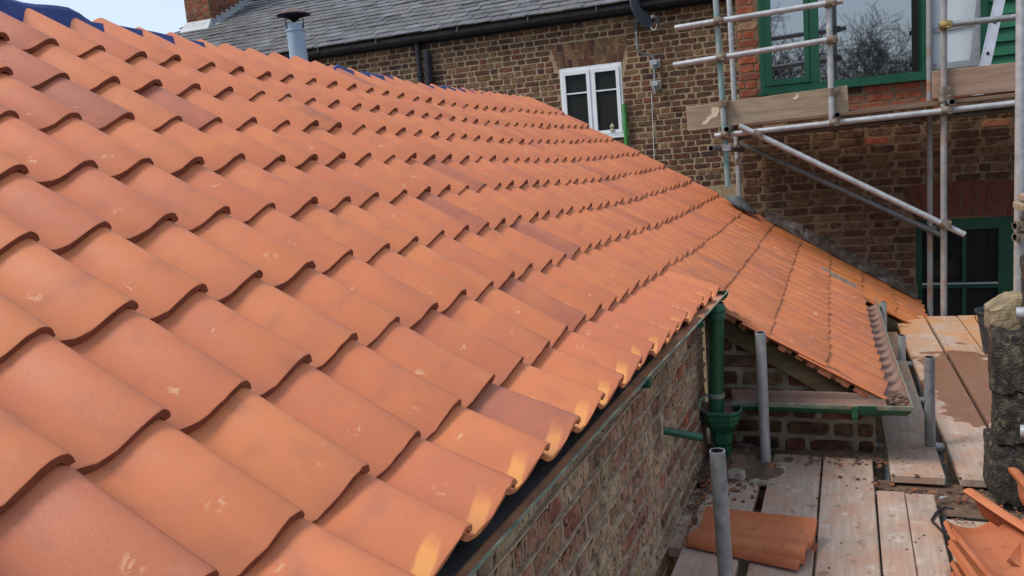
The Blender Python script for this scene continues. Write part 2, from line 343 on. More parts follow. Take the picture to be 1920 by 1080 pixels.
# ------------------------------------------------------------------ object helpers
def link(o, parent=None):
    COL.objects.link(o)
    if parent is not None:
        o.parent = parent
    return o
def tag(o, label=None, cat=None, group=None, kind=None):
    if label: o['label'] = label
    if cat: o['category'] = cat
    if group: o['group'] = group
    if kind: o['kind'] = kind
    return o
def thing(name, label, cat, group=None, loc=(0, 0, 0)):
    o = bpy.data.objects.new(name, None)
    o.empty_display_size = 0.1
    o.location = loc
    link(o)
    return tag(o, label, cat, group)

class MB:
    """collects verts, faces, uvs, material slots; build() links one mesh object (world coordinates)"""
    def __init__(s): s.v = []; s.f = []; s.mi = []; s.uv = []
    def add(s, vs, fs, mi=0, uvs=None):
        b = len(s.v)
        s.v += [tuple(v) for v in vs]
        for k, f in enumerate(fs):
            s.f.append([i + b for i in f])
            s.mi.append(mi[k] if isinstance(mi, (list, tuple)) else mi)
        s.uv += uvs if uvs else [(v[0], v[1]) for v in vs]
        return s
    def box(s, lo, hi, mi=0, bev=0.0):
        (x0, y0, z0), (x1, y1, z1) = lo, hi
        return s.hexa([(x0, y0, z0), (x1, y0, z0), (x1, y1, z0), (x0, y1, z0), (x0, y0, z1), (x1, y0, z1), (x1, y1, z1), (x0, y1, z1)], mi)
    def hexa(s, c, mi=0):
        return s.add(c, [(0, 3, 2, 1), (4, 5, 6, 7), (0, 1, 5, 4), (1, 2, 6, 5), (2, 3, 7, 6), (3, 0, 4, 7)], mi)
    def quad(s, a, b, c, d, mi=0): return s.add([a, b, c, d], [(0, 1, 2, 3)], mi)
    def tube(s, p0, p1, r0, r1=None, n=14, cap=True, mi=0, wall=None, mi_in=1):
        p0, p1 = Vector(p0), Vector(p1)
        r1 = r0 if r1 is None else r1
        d = (p1 - p0).normalized()
        a = d.orthogonal().normalized(); b = d.cross(a)
        vs = []; fs = []; ms = []
        dirs = [a * math.cos(2 * math.pi * i / n) + b * math.sin(2 * math.pi * i / n) for i in range(n)]
        vs += [p0 + q * r0 for q in dirs] + [p1 + q * r1 for q in dirs]
        for i in range(n):
            j = (i + 1) % n
            fs.append((i, j, n + j, n + i)); ms.append(mi)
        if wall:
            k = len(vs)
            dep = min(0.15, (p1 - p0).length * 0.45)
            vs += [p0 + q * (r0 - wall) for q in dirs] + [p1 + q * (r1 - wall) for q in dirs]
            vs += [p0 + d * dep + q * (r0 - wall) for q in dirs] + [p1 - d * dep + q * (r1 - wall) for q in dirs]
            for i in range(n):
                j = (i + 1) % n
                fs += [(i, k + i, k + j, j), (n + i, n + j, k + n + j, k + n + i), (k + i, k + 2 * n + i, k + 2 * n + j, k + j), (k + n + j, k + 3 * n + j, k + 3 * n + i, k + n + i)]
                ms += [mi, mi, mi_in, mi_in]
            fs += [tuple(k + 2 * n + i for i in range(n)), tuple(k + 3 * n + i for i in reversed(range(n)))]
            ms += [mi_in, mi_in]
        elif cap:
            fs += [tuple(reversed(range(n))), tuple(range(n, 2 * n))]; ms += [mi, mi]
        return s.add(vs, fs, ms)
    def path(s, pts, r, n=10, mi=0):
        pts = [Vector(p) for p in pts]
        rs = r if isinstance(r, (list, tuple)) else [r] * len(pts)
        vs = []; fs = []; a = None
        for i, p in enumerate(pts):
            d = (pts[min(i + 1, len(pts) - 1)] - pts[max(i - 1, 0)]).normalized()
            a = d.orthogonal().normalized() if a is None else (a - d * a.dot(d)).normalized()
            b = d.cross(a)
            vs += [p + (a * math.cos(2 * math.pi * k / n) + b * math.sin(2 * math.pi * k / n)) * rs[i] for k in range(n)]
        for i in range(len(pts) - 1):
            for k in range(n):
                j = (k + 1) % n
                fs.append((i * n + k, i * n + j, i * n + n + j, i * n + n + k))
        fs += [tuple(reversed(range(n))), tuple(len(vs) - n + k for k in range(n))]
        return s.add(vs, fs, mi)
    def lathe(s, centre, prof, n=20, mi=0, sq=None):
        c = Vector(centre); vs = []; fs = []
        for (r, z) in prof:
            for k in range(n):
                t = 2 * math.pi * k / n
                vs.append(c + Vector((r * math.cos(t), r * math.sin(t), z)))
        for i in range(len(prof) - 1):
            for k in range(n):
                j = (k + 1) % n
                fs.append((i * n + k, i * n + j, i * n + n + j, i * n + n + k))
        return s.add(vs, fs, mi)
    def sweep(s, path, prof, side, mi=0, closed=False, mis=None):
        """profile points (u along side, w up) swept along a path; side = one vector per path point"""
        m = len(prof); vs = []; fs = []; ms = []
        for p, sv in zip(path, side):
            p = Vector(p); sv = Vector(sv)
            vs += [p + sv * u + Vector((0, 0, w)) for (u, w) in prof]
        for i in range(len(path) - 1):
            for k in range(m if closed else m - 1):
                j = (k + 1) % m
                fs.append((i * m + k, i * m + j, i * m + m + j, i * m + m + k)); ms.append(mis[k] if mis else mi)
        if closed:
            fs += [tuple(reversed(range(m))), tuple(len(vs) - m + k for k in range(m))]; ms += [mi, mi]
        return s.add(vs, fs, ms)
    def mesh(s, name, mats, smooth=None):
        me = bpy.data.meshes.new(name)
        me.from_pydata(s.v, [], s.f)
        for m in (mats if isinstance(mats, (list, tuple)) else [mats]): me.materials.append(m)
        me.polygons.foreach_set('material_index', s.mi)
        uvl = me.uv_layers.new(name='UVMap')
        for lp in me.loops: uvl.data[lp.index].uv = s.uv[lp.vertex_index]
        if smooth is not None:
            me.shade_smooth()
            me.set_sharp_from_angle(angle=rad(smooth))
        me.update()
        return me
    def build(s, name, mats, parent=None, smooth=None):
        return link(bpy.data.objects.new(name, s.mesh(name, mats, smooth)), parent)

def fix_normals(o):
    bm = bmesh.new(); bm.from_mesh(o.data)
    bmesh.ops.recalc_face_normals(bm, faces=bm.faces)
    bm.to_mesh(o.data); bm.free()
    return o
def jit(a): return random.uniform(-a, a)
def nz(x, y, z, s=1.0): return mnoise.noise(Vector((x * s, y * s, z * s)))

# ------------------------------------------------------------------ brickwork
def brick_variants(tagname, n, rough):
    out = []
    for q in range(n):
        mb = MB(); nx, nzv = 5, 4
        vs = []
        for j in range(nzv):
            for i in range(nx):
                x = -0.5 + i / (nx - 1); z = -0.5 + j / (nzv - 1)
                edge = i in (0, nx - 1) or j in (0, nzv - 1)
                y = -1 + random.uniform(0, rough) + (0.35 if edge else 0)
                if i in (0, nx - 1) and j in (0, nzv - 1): x *= random.uniform(0.96, 1.0); z *= random.uniform(0.93, 1.0); y += 0.2
                if edge: x *= 1 - random.uniform(0, 0.022); z *= 1 - random.uniform(0, 0.05)
                else: x *= 1.6 if abs(x) > 0.1 else 1; z *= 2.45
                vs.append((x, y, z))
        fs = [(j * nx + i, j * nx + i + 1, (j + 1) * nx + i + 1, (j + 1) * nx + i) for j in range(nzv - 1) for i in range(nx - 1)]
        ring = [i for i in range(nx)] + [j * nx + nx - 1 for j in range(1, nzv)] + [(nzv - 1) * nx + i for i in range(nx - 2, -1, -1)] + [j * nx for j in range(nzv - 2, 0, -1)]
        b = len(vs)
        vs += [(vs[i][0], 0, vs[i][2]) for i in ring]
        m = len(ring)
        fs += [(ring[(k + 1) % m], ring[k], b + k, b + (k + 1) % m) for k in range(m)]
        mb.add(vs, fs)
        out.append(mb)
    return out
BV = brick_variants('brick', 8, 0.3)
_bm_cache = {}
def brick_mesh(v, mat):
    key = (v, mat.name)
    if key not in _bm_cache:
        _bm_cache[key] = BV[v].mesh('brick', mat)
    return _bm_cache[key]

def lay_bricks(parent, frame, bricks, limit, proud=0.012, sink=0.010, score=None, rest_name='brickwork'):
    """bricks = (u, w, lu, lw, mat, tilt); frame = origin, u-dir, outward normal.
    The highest-scored become parts, the rest one joined part."""
    o, ud, nd = frame
    rz = math.atan2(ud.y, ud.x)
    if score: bricks = sorted(bricks, key=score)
    for i, (u, w, lu, lw, mat, tilt) in enumerate(bricks[:limit]):
        v = random.randrange(8)
        ob = bpy.data.objects.new('brick', brick_mesh(v, mat))
        p = o + ud * u + Vector((0, 0, w)) - nd * sink
        ob.matrix_world = Matrix.Translation(p) @ Matrix.Rotation(rz, 4, 'Z') @ Matrix.Rotation(tilt + jit(0.012), 4, 'Y') @ Matrix.Rotation(jit(0.02), 4, 'Z') @ Matrix.Diagonal((lu, proud + sink + jit(0.004), lw, 1))
        link(ob); ob.parent = parent
        ob.matrix_parent_inverse = parent.matrix_world.inverted()
    rest = bricks[limit:]
    if rest:
        mats = list({b[4].name: b[4] for b in rest}.values()); idx = {m.name: i for i, m in enumerate(mats)}
        mb = MB()
        for (u, w, lu, lw, mat, tilt) in rest:
            g = BV[random.randrange(8)]
            T = Matrix.Translation(o + ud * u + Vector((0, 0, w)) - nd * sink) @ Matrix.Rotation(rz, 4, 'Z') @ Matrix.Rotation(tilt + jit(0.012), 4, 'Y') @ Matrix.Diagonal((lu, proud + sink + jit(0.004), lw, 1))
            mb.add([T @ Vector(q) for q in g.v], g.f, idx[mat.name])
        ob = mb.build(rest_name, mats, parent)
        tag(ob, kind='stuff')

def bond(u0, u1, w0, w1, course, joint, span_fn, mat_fn, hdr=0.108, st=0.218, flemish=True):
    """brick list for a wall; span_fn(w_lo, w_hi) -> list of (ua, ub) open intervals"""
    out = []; k = 0; w = w0
    while w < w1 - 0.02:
        ch = course + jit(0.002)
        seq = []
        u = u0 - 0.5 + (0.082 if k % 2 else 0.0) + jit(0.02)
        hd = bool(k % 2)
        while u < u1:
            L = (hdr if hd else st) + jit(0.010)
            seq.append((u, u + L)); u += L + joint
            hd = (not hd) if flemish else (k % 6 == 5)
        for (a, b) in span_fn(w, w + ch):
            for (s, e) in seq:
                s2, e2 = max(s, a + joint / 2), min(e, b - joint / 2)
                if e2 - s2 > 0.035:
                    cu = (s2 + e2) / 2; cw = w + ch / 2
                    out.append((cu, cw, e2 - s2, ch - joint + jit(0.003), mat_fn(cu, cw), 0.0))
        w += ch; k += 1
    return out

def spans(u0, u1, holes):
    def fn(wa, wb):
        iv = [(u0, u1)]
        for (a, b, c, d) in holes:
            if wb > c + 0.01 and wa < d - 0.01:
                nv = []
                for (s, e) in iv:
                    if b <= s or a >= e: nv.append((s, e)); continue
                    if a > s: nv.append((s, a))
                    if b < e: nv.append((b, e))
                iv = nv
        return iv
    return fn

def wall_sheet(mb, frame, u0, u1, w0, w1, holes, depth=0.25):
    o, ud, nd = frame
    P = lambda u, w, d=0.0: o + ud * u + Vector((0, 0, w)) - nd * d
    us = sorted({u0, u1, *[h[0] for h in holes], *[h[1] for h in holes]}); ws = sorted({w0, w1, *[h[2] for h in holes], *[h[3] for h in holes]})
    us = [u for u in us if u0 <= u <= u1]; ws = [w for w in ws if w0 <= w <= w1]
    for a, b in zip(us, us[1:]):
        for c, d in zip(ws, ws[1:]):
            m = ((a + b) / 2, (c + d) / 2)
            if any(h[0] < m[0] < h[1] and h[2] < m[1] < h[3] for h in holes): continue
            mb.quad(P(a, c), P(b, c), P(b, d), P(a, d))
    for (a, b, c, d) in holes:
        mb.quad(P(a, c), P(a, d), P(a, d, depth), P(a, c, depth)); mb.quad(P(b, c), P(b, c, depth), P(b, d, depth), P(b, d))
        mb.quad(P(a, c), P(a, c, depth), P(b, c, depth), P(b, c)); mb.quad(P(a, d), P(b, d), P(b, d, depth), P(a, d, depth))
    # far face and ends, so the wall has thickness
    t = 0.34
    mb.quad(P(u0, w0, t), P(u0, w1, t), P(u1, w1, t), P(u1, w0, t))
    mb.quad(P(u0, w0), P(u0, w1), P(u0, w1, t), P(u0, w0, t)); mb.quad(P(u1, w0), P(u1, w0, t), P(u1, w1, t), P(u1, w1))
    mb.quad(P(u0, w1), P(u1, w1), P(u1, w1, t), P(u0, w1, t))

# ------------------------------------------------------------------ ground
GZ = -3.4
gmb = MB(); gmb.quad((-600, -600, GZ), (600, -600, GZ), (600, 600, GZ), (-600, 600, GZ))
tag(gmb.build('ground', M['ground']), 'bare trodden yard ground far below the boards', kind='structure')

# ------------------------------------------------------------------ pantile grid of the main roof
GA = 0.2978                                     # gauge
TH = 0.54693                                    # pitch
G0 = Vector((-0.5974, 1.2707, -0.6853))
UPV = Vector((-math.cos(TH), 0, math.sin(TH)))
NRM = Vector((math.sin(TH), 0, math.cos(TH)))
KN = [-2, 6, 14, 20, 26, 32, 40, 50]
KX = [0, 0, -0.046, -0.0916, -0.1251, -0.1573, -0.1507, -0.1424]
KZ = [0, 0, -0.0418, -0.0954, -0.1164, -0.1145, -0.1103, -0.1050]
def lerp(c, ks, vs):
    if c <= ks[0]: return vs[0]
    for i in range(len(ks) - 1):
        if c <= ks[i + 1]:
            return vs[i] + (vs[i + 1] - vs[i]) * (c - ks[i]) / (ks[i + 1] - ks[i])
    return vs[-1]
def sag(c):                                      # the old roof sags towards its far half
    s = [-3, -2, -1, 0, 1, 2, 3]
    return Vector((sum(lerp(c + d, KN, KX) for d in s) / 7, 0, sum(lerp(c + d, KN, KZ) for d in s) / 7))
def G(c, r, eave=False):
    p = G0 + Vector((0, TW * c, 0)) + UPV * (GA * r) + sag(c)
    if eave: p = p + Vector((-0.0297 - 0.025 + 0.0044 * c, 0, 0.0621 + 0.001 - 0.0010 * c))
    return p

PROF = [(-0.03, .022), (0.03, .0145), (.10, .0085), (.18, .0040), (.27, .0010), (.36, 0), (.45, .0022), (.54, .0080), (.63, .0175), (.72, .0295), (.80, .0400), (.865, .0465), (.92, .0495), (.965, .0500), (1.01, .0475), (1.05, .0420), (1.08, .0350), (1.10, .0270)]
CREST = 0.050
TL = 0.432
def tile_mb(L=TL, thick=0.0170, chip=0.0, deep=1.14):
    warp = jit(0.0018); bow = jit(0.0030); tw = jit(0.0035); am = deep + jit(0.05)
    pts = [Vector((t * TW + jit(0.0006), 0, h * am - CREST * deep + warp * math.sin(t * 3.1))) for t, h in PROF]
    bot = []
    for i, p in enumerate(pts):
        d = (pts[min(i + 1, len(pts) - 1)] - pts[max(i - 1, 0)]).normalized()
        n = Vector((-d.z, 0, d.x))
        bot.append(p - n * thick)
    m = len(pts); vs = []; uvs = []; fs = []
    ys = [(0.0, -0.0015), (0.004, 0.0), (L * 0.5, -0.0012), (L, 0.0)]
    for y, dz in ys:
        for p in pts:
            yy = y + (jit(chip) if y == 0 else 0)
            q = y / L; vs.append((p.x + tw * q, yy, p.z + dz + bow * 4 * q * (1 - q))); uvs.append((p.x, y))
    for y, dz in ((0.0, 0.0), (L, 0.0)):
        for p in bot: vs.append((p.x + tw * y / L, y, p.z)); uvs.append((p.x, y))
    for r in range(3):
        for i in range(m - 1):
            a = r * m + i
            fs.append((a, a + 1, a + m + 1, a + m))
    B0, B1 = 4 * m, 5 * m; lips = []
    for i in range(m - 1):
        fs.append((B0 + i + 1, B0 + i, B1 + i, B1 + i + 1))          # underside
        fs.append((i + 1, i, B0 + i, B0 + i + 1)); lips.append(len(fs) - 1)   # lip
        fs.append((3 * m + i, 3 * m + i + 1, B1 + i + 1, B1 + i))    # head
    fs.append((0, m, 2 * m, 3 * m, B1, B0)); fs.append((m - 1, B0 + m - 1, B1 + m - 1, 4 * m - 1, 3 * m - 1, 2 * m - 1))
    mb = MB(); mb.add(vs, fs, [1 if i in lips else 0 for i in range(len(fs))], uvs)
    return mb
NT_ = 9
TILES = [tile_mb(chip=0.0016) for _ in range(NT_)]
TILES_E = [tile_mb(chip=0.0022, thick=0.0125, deep=1.0) for _ in range(NT_)]     # cut eave tiles show their thin edge
_tm = {}
def tile_mesh(v, mat):
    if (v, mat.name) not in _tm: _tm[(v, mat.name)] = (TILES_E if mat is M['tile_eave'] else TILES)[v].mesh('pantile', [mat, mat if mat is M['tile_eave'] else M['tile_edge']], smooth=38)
    return _tm[(v, mat.name)]
def tile_matrix(c, r, eave=False, loose=1.0, lift=0.020):
    p = G(c, r, eave) ; p0 = G(c - 1, r, eave)
    ex = (p - p0).normalized()
    up = (G(c, r + 1) - NRM * lift - p).normalized()
    ey = (up - ex * up.dot(ex)).normalized()
    ez = ex.cross(ey)
    b = Matrix((ex, ey, ez)).transposed().to_4x4()
    org = p - ex * TW * 0.97 + ez * jit(0.003 * loose) + ey * jit(0.007 * loose)
    return Matrix.Translation(org) @ b @ Matrix.Rotation(jit(0.011 * loose), 4, 'Z') @ Matrix.Rotation(jit(0.016 * loose), 4, 'Y') @ Matrix.Rotation(jit(0.004 * loose), 4, 'X')
def put_tile(mat, T, parent, name='pantile', v=None):
    ob = bpy.data.objects.new(name, tile_mesh(random.randrange(NT_) if v is None else v, mat))
    ob.matrix_world = T
    link(ob); ob.parent = parent
    if parent is not None: ob.matrix_parent_inverse = parent.matrix_world.inverted()
    return ob

# ---- outbuilding
ob_main = thing('outbuilding', 'low brick outbuilding with a newly laid terracotta pantile roof in the foreground', 'building')
# deck under the tiles
dk = MB()
cs = list(range(-7, 36)); rs = [-0.25, 2, 4, 6, 8, 9.6]
def deckp(c, r, d=0.085): return G(c, r) - NRM * d
for a, b in zip(cs, cs[1:]):
    lo = 0.15 if b <= 14 else -0.1
    rr = [lo] + rs[1:]
    for r0, r1 in zip(rr, rr[1:]):
        dk.quad(deckp(a, r0), deckp(b, r0), deckp(b, r1), deckp(a, r1))
roof_main = dk.build('roof', M['underlay_dark'], ob_main)
# every tile of the main slope; nearest 300 are parts of their own
allt = []
for r in range(0, 9):
    for c in range(-5, 36):
        if r == 0 and c > 14: continue
        allt.append((c, r))
def tdist(t):
    p = G(t[0], t[1]); d = p.length
    fwd = Vector(RZ).dot(p); rgt = Vector(RX).dot(p); up = -Vector(RY).dot(p)
    vis = fwd > 0.2 and abs(rgt / max(fwd, .01)) < 0.72 and abs(up / max(fwd, .01)) < 0.45
    return d + (0 if vis else 50)
allt.sort(key=tdist)
for (c, r) in allt[:300]:
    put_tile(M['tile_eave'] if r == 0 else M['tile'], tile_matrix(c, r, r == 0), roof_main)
rb = MB()
for (c, r) in allt[300:]:
    T = tile_matrix(c, r, r == 0); g = TILES[random.randrange(NT_)]
    rb.add([T @ Vector(v) for v in g.v], g.f, list(g.mi), list(g.uv))
tag(rb.build('pantile_courses', [M['tile'], M['tile_edge']], roof_main, smooth=38), kind='stuff')

# blue underlay showing along the ridge, and the far slope it covers
ru = MB()
EX = [(-7, .15), (3, .15), (7.2, .12), (7.3, .045), (9.0, .05), (10, .045), (11.2, .03), (12.0, .0), (16.6, .0), (17, .085), (18.3, .05), (18.6, .075), (20.6, .07), (20.8, .0), (22.6, .0), (23, .055), (26, .065), (30, .05), (32.5, .03), (34, .0), (36, .0)]
cc = [-7 + i * 0.25 for i in range(171)]
prev = None
for c in cc:
    e = lerp(c, [a for a, _ in EX], [b for _, b in EX])
    w = 0.018 * nz(c * 0.9, 3.1, 0) 
    a = G(c, 9.0) - NRM * 0.07; b = G(c, 9.28 + e * 0.5) + NRM * (-0.06 + 0.05 * min(1, e / 0.10) + w); t = G(c, 9.30 + e) + NRM * (-0.07 + 0.065 * min(1, e / 0.10) + w * 1.3)
    d = t + Vector((-0.22, 0, -0.10)); f = d + Vector((-2.6, 0, -1.58))
    cur = (a, b, t, d, f)
    if prev:
        for i in range(4): ru.quad(prev[i], cur[i], cur[i + 1], prev[i + 1])
    prev = cur
ru.build('underlay', M['blue'], ob_main, smooth=50)

# ---- near side wall under the eave
WX = -0.735
sw = MB(); fr_n = (Vector((WX, -1.2, 0)), Vector((0, 1, 0)), Vector((1, 0, 0)))
wall_sheet(sw, fr_n, 0.0, 5.36, GZ, -0.80, [])
side_wall = sw.build('side_wall', M['mortar_near'], ob_main)
nb = bond(0.0, 5.345, -2.1, -0.815, 0.0785, 0.0115, spans(0, 5.345, []), lambda u, w: M['brick_near'], flemish=True)
lay_bricks(side_wall, fr_n, nb, 300, proud=0.011, sink=0.01, score=lambda b: abs(b[1] + 1.1) + max(0, 1.6 - b[0]) * 2)
# ribbons of raised pointing along each bed joint
pt = MB(); w = -2.1 - 0.002
while w < -0.80:
    prev = None
    for i in range(108):
        y = -1.2 + 0.05 * i
        z = w + 0.004 * nz(y * 2.3, w * 9, 1); d = 0.0135 + 0.006 * nz(y * 5, w * 13, 4); h = 0.0028 + 0.0020 * nz(y * 7, w * 11, 9)
        cur = [Vector((WX, y, z + h * 1.3)), Vector((WX + d, y, z + h)), Vector((WX + d, y, z - h)), Vector((WX, y, z - h * 1.3))]
        if prev:
            for k in range(3): pt.quad(prev[k], prev[k + 1], cur[k + 1], cur[k])
        prev = cur
    w += 0.0785
tag(pt.build('pointing', M['mortar_near'], side_wall), kind='stuff')

# ---- eave: membrane apron, gutter, downpipe, hopper
def lipx(y): return lerp(y, [-1.0, 1.25, 2.02, 4.1, 5.0], [-0.655, -0.637, -0.6325, -0.590, -0.572])
ap = MB(); prev = None
for i in range(74):
    y = -0.6 + i * 0.065
    wv = 0.006 * nz(y * 3, 0.4, 0); s = sag((y - 1.2707) / TW)
    ad = 0.004 * (y - 1.2)
    cur = [Vector((-0.80, y, -0.665)) + s * 0.8, Vector((-0.725, y, -0.690)) + s * 0.5, Vector((-0.703 + ad, y, -0.702)) + s * 0.3, Vector((-0.674 + wv * .5 + ad, y, -0.717 + wv * .5)), Vector((-0.684 + wv * .5 + ad, y, -0.726))]
    if prev:
        for k in range(4): ap.quad(prev[k], cur[k], cur[k + 1], prev[k + 1])
    prev = cur
ap.build('eave_membrane', M['membrane'], ob_main, smooth=60)
def half_round(r, t, n=9):
    """profile (u across, w up) of an open gutter: inner face left lip to right lip, then outer face back"""
    inn = [(-r * math.cos(math.pi * k / n), -r * math.sin(math.pi * k / n)) for k in range(n + 1)]
    ro = r + t
    out = [(ro * math.cos(math.pi * k / n), -ro * math.sin(math.pi * k / n)) for k in range(n + 1)]
    return inn, out
def gutter(name, path, side, r, t, parent, mats, deep=1.0, taper=0.0):
    inn, out = half_round(r, t)
    tp = lambda u, w: (u * (1 - taper * (max(0.0, -w) / r) ** 0.6), w * deep)
    inn = [tp(u, w) for u, w in inn]; out = [tp(u, w) for u, w in out]
    prof = inn + [(r, 0.003), (r + t + 0.001, 0.003), (r + t + 0.001, -0.003)] + out[1:] + [(-r - t, 0.003), (-r, 0.003)]
    mis = [0] * (len(inn) - 1) + [1, 2, 2, 2] + [1] * (len(out) - 2) + [1, 1, 0]
    mis = (mis + [1] * len(prof))[:len(prof)]
    mb = MB(); mb.sweep(path, prof, side, 1, True, mis)
    return fix_normals(mb.build(name, mats, parent, smooth=40))
gp = [(lipx(y) - 0.062, y, -0.714 - 0.004 * nz(y * 2, 1, 1)) for y in [-0.6 + 0.25 * i for i in range(20)]]
gut = gutter('gutter', gp, [(1, 0, 0)] * len(gp), 0.054, 0.004, ob_main, [M['rust'], M['green'], M['lip']], deep=0.85, taper=0.5)
# gutter end cap and silt with tile crumbs lying in it
eg = MB(); yE = gp[-1][1]
eg.add([Vector((gp[-1][0] + u, yE, -0.714 + w)) for u, w in half_round(0.056, 0)[0]], [tuple(range(10))])
eg.build('gutter_end', M['green'], gut)
sp = MB(); prev = None
for i in range(90):
    y = -0.5 + i * 0.052; x0 = lipx(y) - 0.062; h = -0.729 + 0.004 * nz(y * 5, 2, 2)
    cur = [Vector((x0 - 0.040, y, h + 0.003)), Vector((x0 + 0.005 * nz(y * 9, 0, 3), y, h + 0.004 + 0.003 * nz(y * 21, 1, 1))), Vector((x0 + 0.046, y, h - 0.002))]
    if prev:
        for k in range(2): sp.quad(prev[k], prev[k + 1], cur[k + 1], cur[k])
    prev = cur
sp.build('gutter_silt', M['rust'], gut, smooth=60)
for y in (2.55, 3.45):
    bo = MB(); x = lipx(y)
    bo.box((x - 0.02, y - 0.020, -0.742), (x + 0.005, y + 0.020, -0.722))
    bo.build('gutter_bracket', M['green'], gut)
# downpipe in the inner corner
DX, DY = -0.632, 3.985
dp = MB()
dp.tube((DX, DY, -0.80), (DX - 0.022, DY, -1.30), 0.0345, n=20)
dpo = dp.build('downpipe', M['green'], ob_main, smooth=40)
co = MB()
co.lathe((DX, DY, -0.80), [(0.0345, -0.02), (0.043, -0.018), (0.043, 0.0), (0.039, 0.004), (0.039, 0.016), (0.044, 0.02), (0.044, 0.034), (0.036, 0.05), (0.034, 0.058)], 20)
co.build('collar', M['green'], dpo, smooth=30)
ba = MB()
ba.lathe((DX - 0.018, DY, -1.19), [(0.035, -0.014), (0.040, -0.012), (0.040, 0.008), (0.035, 0.010)], 20)
ba.path([(DX - 0.05, DY - 0.02, -1.186), (DX - 0.085, DY - 0.05, -1.20), (WX + 0.01, DY - 0.09, -1.235)], 0.006, 6)
ba.build('pipe_clip', M['lip'], dpo, smooth=40)
# hopper head: faceted ogee funnel, open top
hp = MB()
HC = Vector((-0.628, 3.985, -1.255))
def hex_ring(hw, hd, z):
    return [HC + Vector((-hw, hd, z)), HC + Vector((-hw, -hd * 0.45, z)), HC + Vector((-hw * 0.55, -hd, z)), HC + Vector((hw * 0.55, -hd, z)), HC + Vector((hw, -hd * 0.45, z)), HC + Vector((hw, hd, z))]
lv = [(0.094, 0.088, 0.0), (0.096, 0.090, -0.012), (0.088, 0.082, -0.020), (0.086, 0.080, -0.045), (0.080, 0.074, -0.052), (0.079, 0.073, -0.066), (0.070, 0.064, -0.082), (0.052, 0.050, -0.105), (0.046, 0.044, -0.12), (0.046, 0.044, -0.165), (0.038, 0.036, -0.18), (0.038, 0.036, -0.32)]
rg = [hex_ring(*l) for l in lv]
for a, b in zip(rg, rg[1:]):
    for k in range(6):
        j = (k + 1) % 6
        hp.quad(a[k], a[j], b[j], b[k])
inner = [hex_ring(0.088, 0.082, 0.0), hex_ring(0.080, 0.074, -0.045), hex_ring(0.05, 0.045, -0.10)]
for k in range(6):
    j = (k + 1) % 6
    hp.quad(rg[0][k], inner[0][k], inner[0][j], rg[0][j], 2)
for a, b in zip(inner, inner[1:]):
    for k in range(6):
        j = (k + 1) % 6
        hp.quad(a[j], a[k], b[k], b[j], 1)
hp.add(inner[-1], [tuple(range(6))], 1)
hpo = hp.build('hopper_head', [M['green'], M['rust_dark'], M['lip']], ob_main)
sb = MB(); sb.tube((-0.735, 3.13, -1.083), (-0.585, 3.19, -1.128), 0.0155, n=14, wall=0.003)
sb.build('overflow_pipe', [M['green'], M['hole']], ob_main, smooth=40)
sm = MB(); sm.box((WX + 0.004, 3.075, -1.13), (WX + 0.020, 3.11, -1.02))
sm.build('mortar_patch', M['mortar_near'], side_wall)

# ------------------------------------------------------------------ lean-to (the lower catslide beyond the eave)
lean = thing('lean_to', 'lower lean-to with pantile slope, green gutter and small brick gable beyond the main eave', 'building')
dk = MB()
cs = list(range(14, 36))
for a, b in zip(cs, cs[1:]):
    low = -2.75 if a < 29 else -4.75
    for r0, r1 in ((low, -1.5), (-1.5, 0.1)):
        dk.quad(deckp(a, r0), deckp(b, r0), deckp(b, r1), deckp(a, r1))
roof_lean = dk.build('roof', M['underlay_dark'], lean)
for c in range(15, 36):
    for r in range(-5, 1):
        if r < -3 and c < 30: continue
        if r <= -4 or (r == -3 and c >= 30) or (c >= 33 and r < 0): mt = M['tile_orange']
        else: mt = M['tile_low']
        put_tile(mt, tile_matrix(c, r, False, 0.5, 0.013), roof_lean)
# broken tile undercloak along the near verge
uc = MB()
for r10 in range(-30, 3):
    p = G(14.0, r10 / 10) - NRM * (0.072 + 0.006 * nz(r10 * 0.37, 2, 5)) + Vector((0, 0.002 + 0.02 * (nz(r10 * 0.61, 7, 1)), 0))
    if random.random() < 0.68:
        e = UPV * 0.018; h = NRM * (0.012 + random.random() * 0.008); dd = Vector((0, 0.07, 0))
        c8 = [p - e - h, p + e - h, p + e - h + dd, p - e - h + dd, p - e + h, p + e + h, p + e + h + dd, p - e + h + dd]
        uc = MB(); uc.hexa(c8); uc.build('undercloak', M['clay_bit'], lean)
# barge board under the verge
bb = MB()
for (cA, ra, rb_, w0, w1) in ((14.25, 0.15, -2.92, 0.088, 0.185),):
    a = G(cA, ra); b = G(cA, rb_)
    e0, e1 = Vector((0, 0.0, 0)), Vector((0, 0.045, 0))
    bb.hexa([a - NRM * w1 + e0, b - NRM * w1 + e0, b - NRM * w1 + e1, a - NRM * w1 + e1, a - NRM * w0 + e0, b - NRM * w0 + e0, b - NRM * w0 + e1, a - NRM * w0 + e1])
bb.build('barge_board', M['timber_dark'], lean)
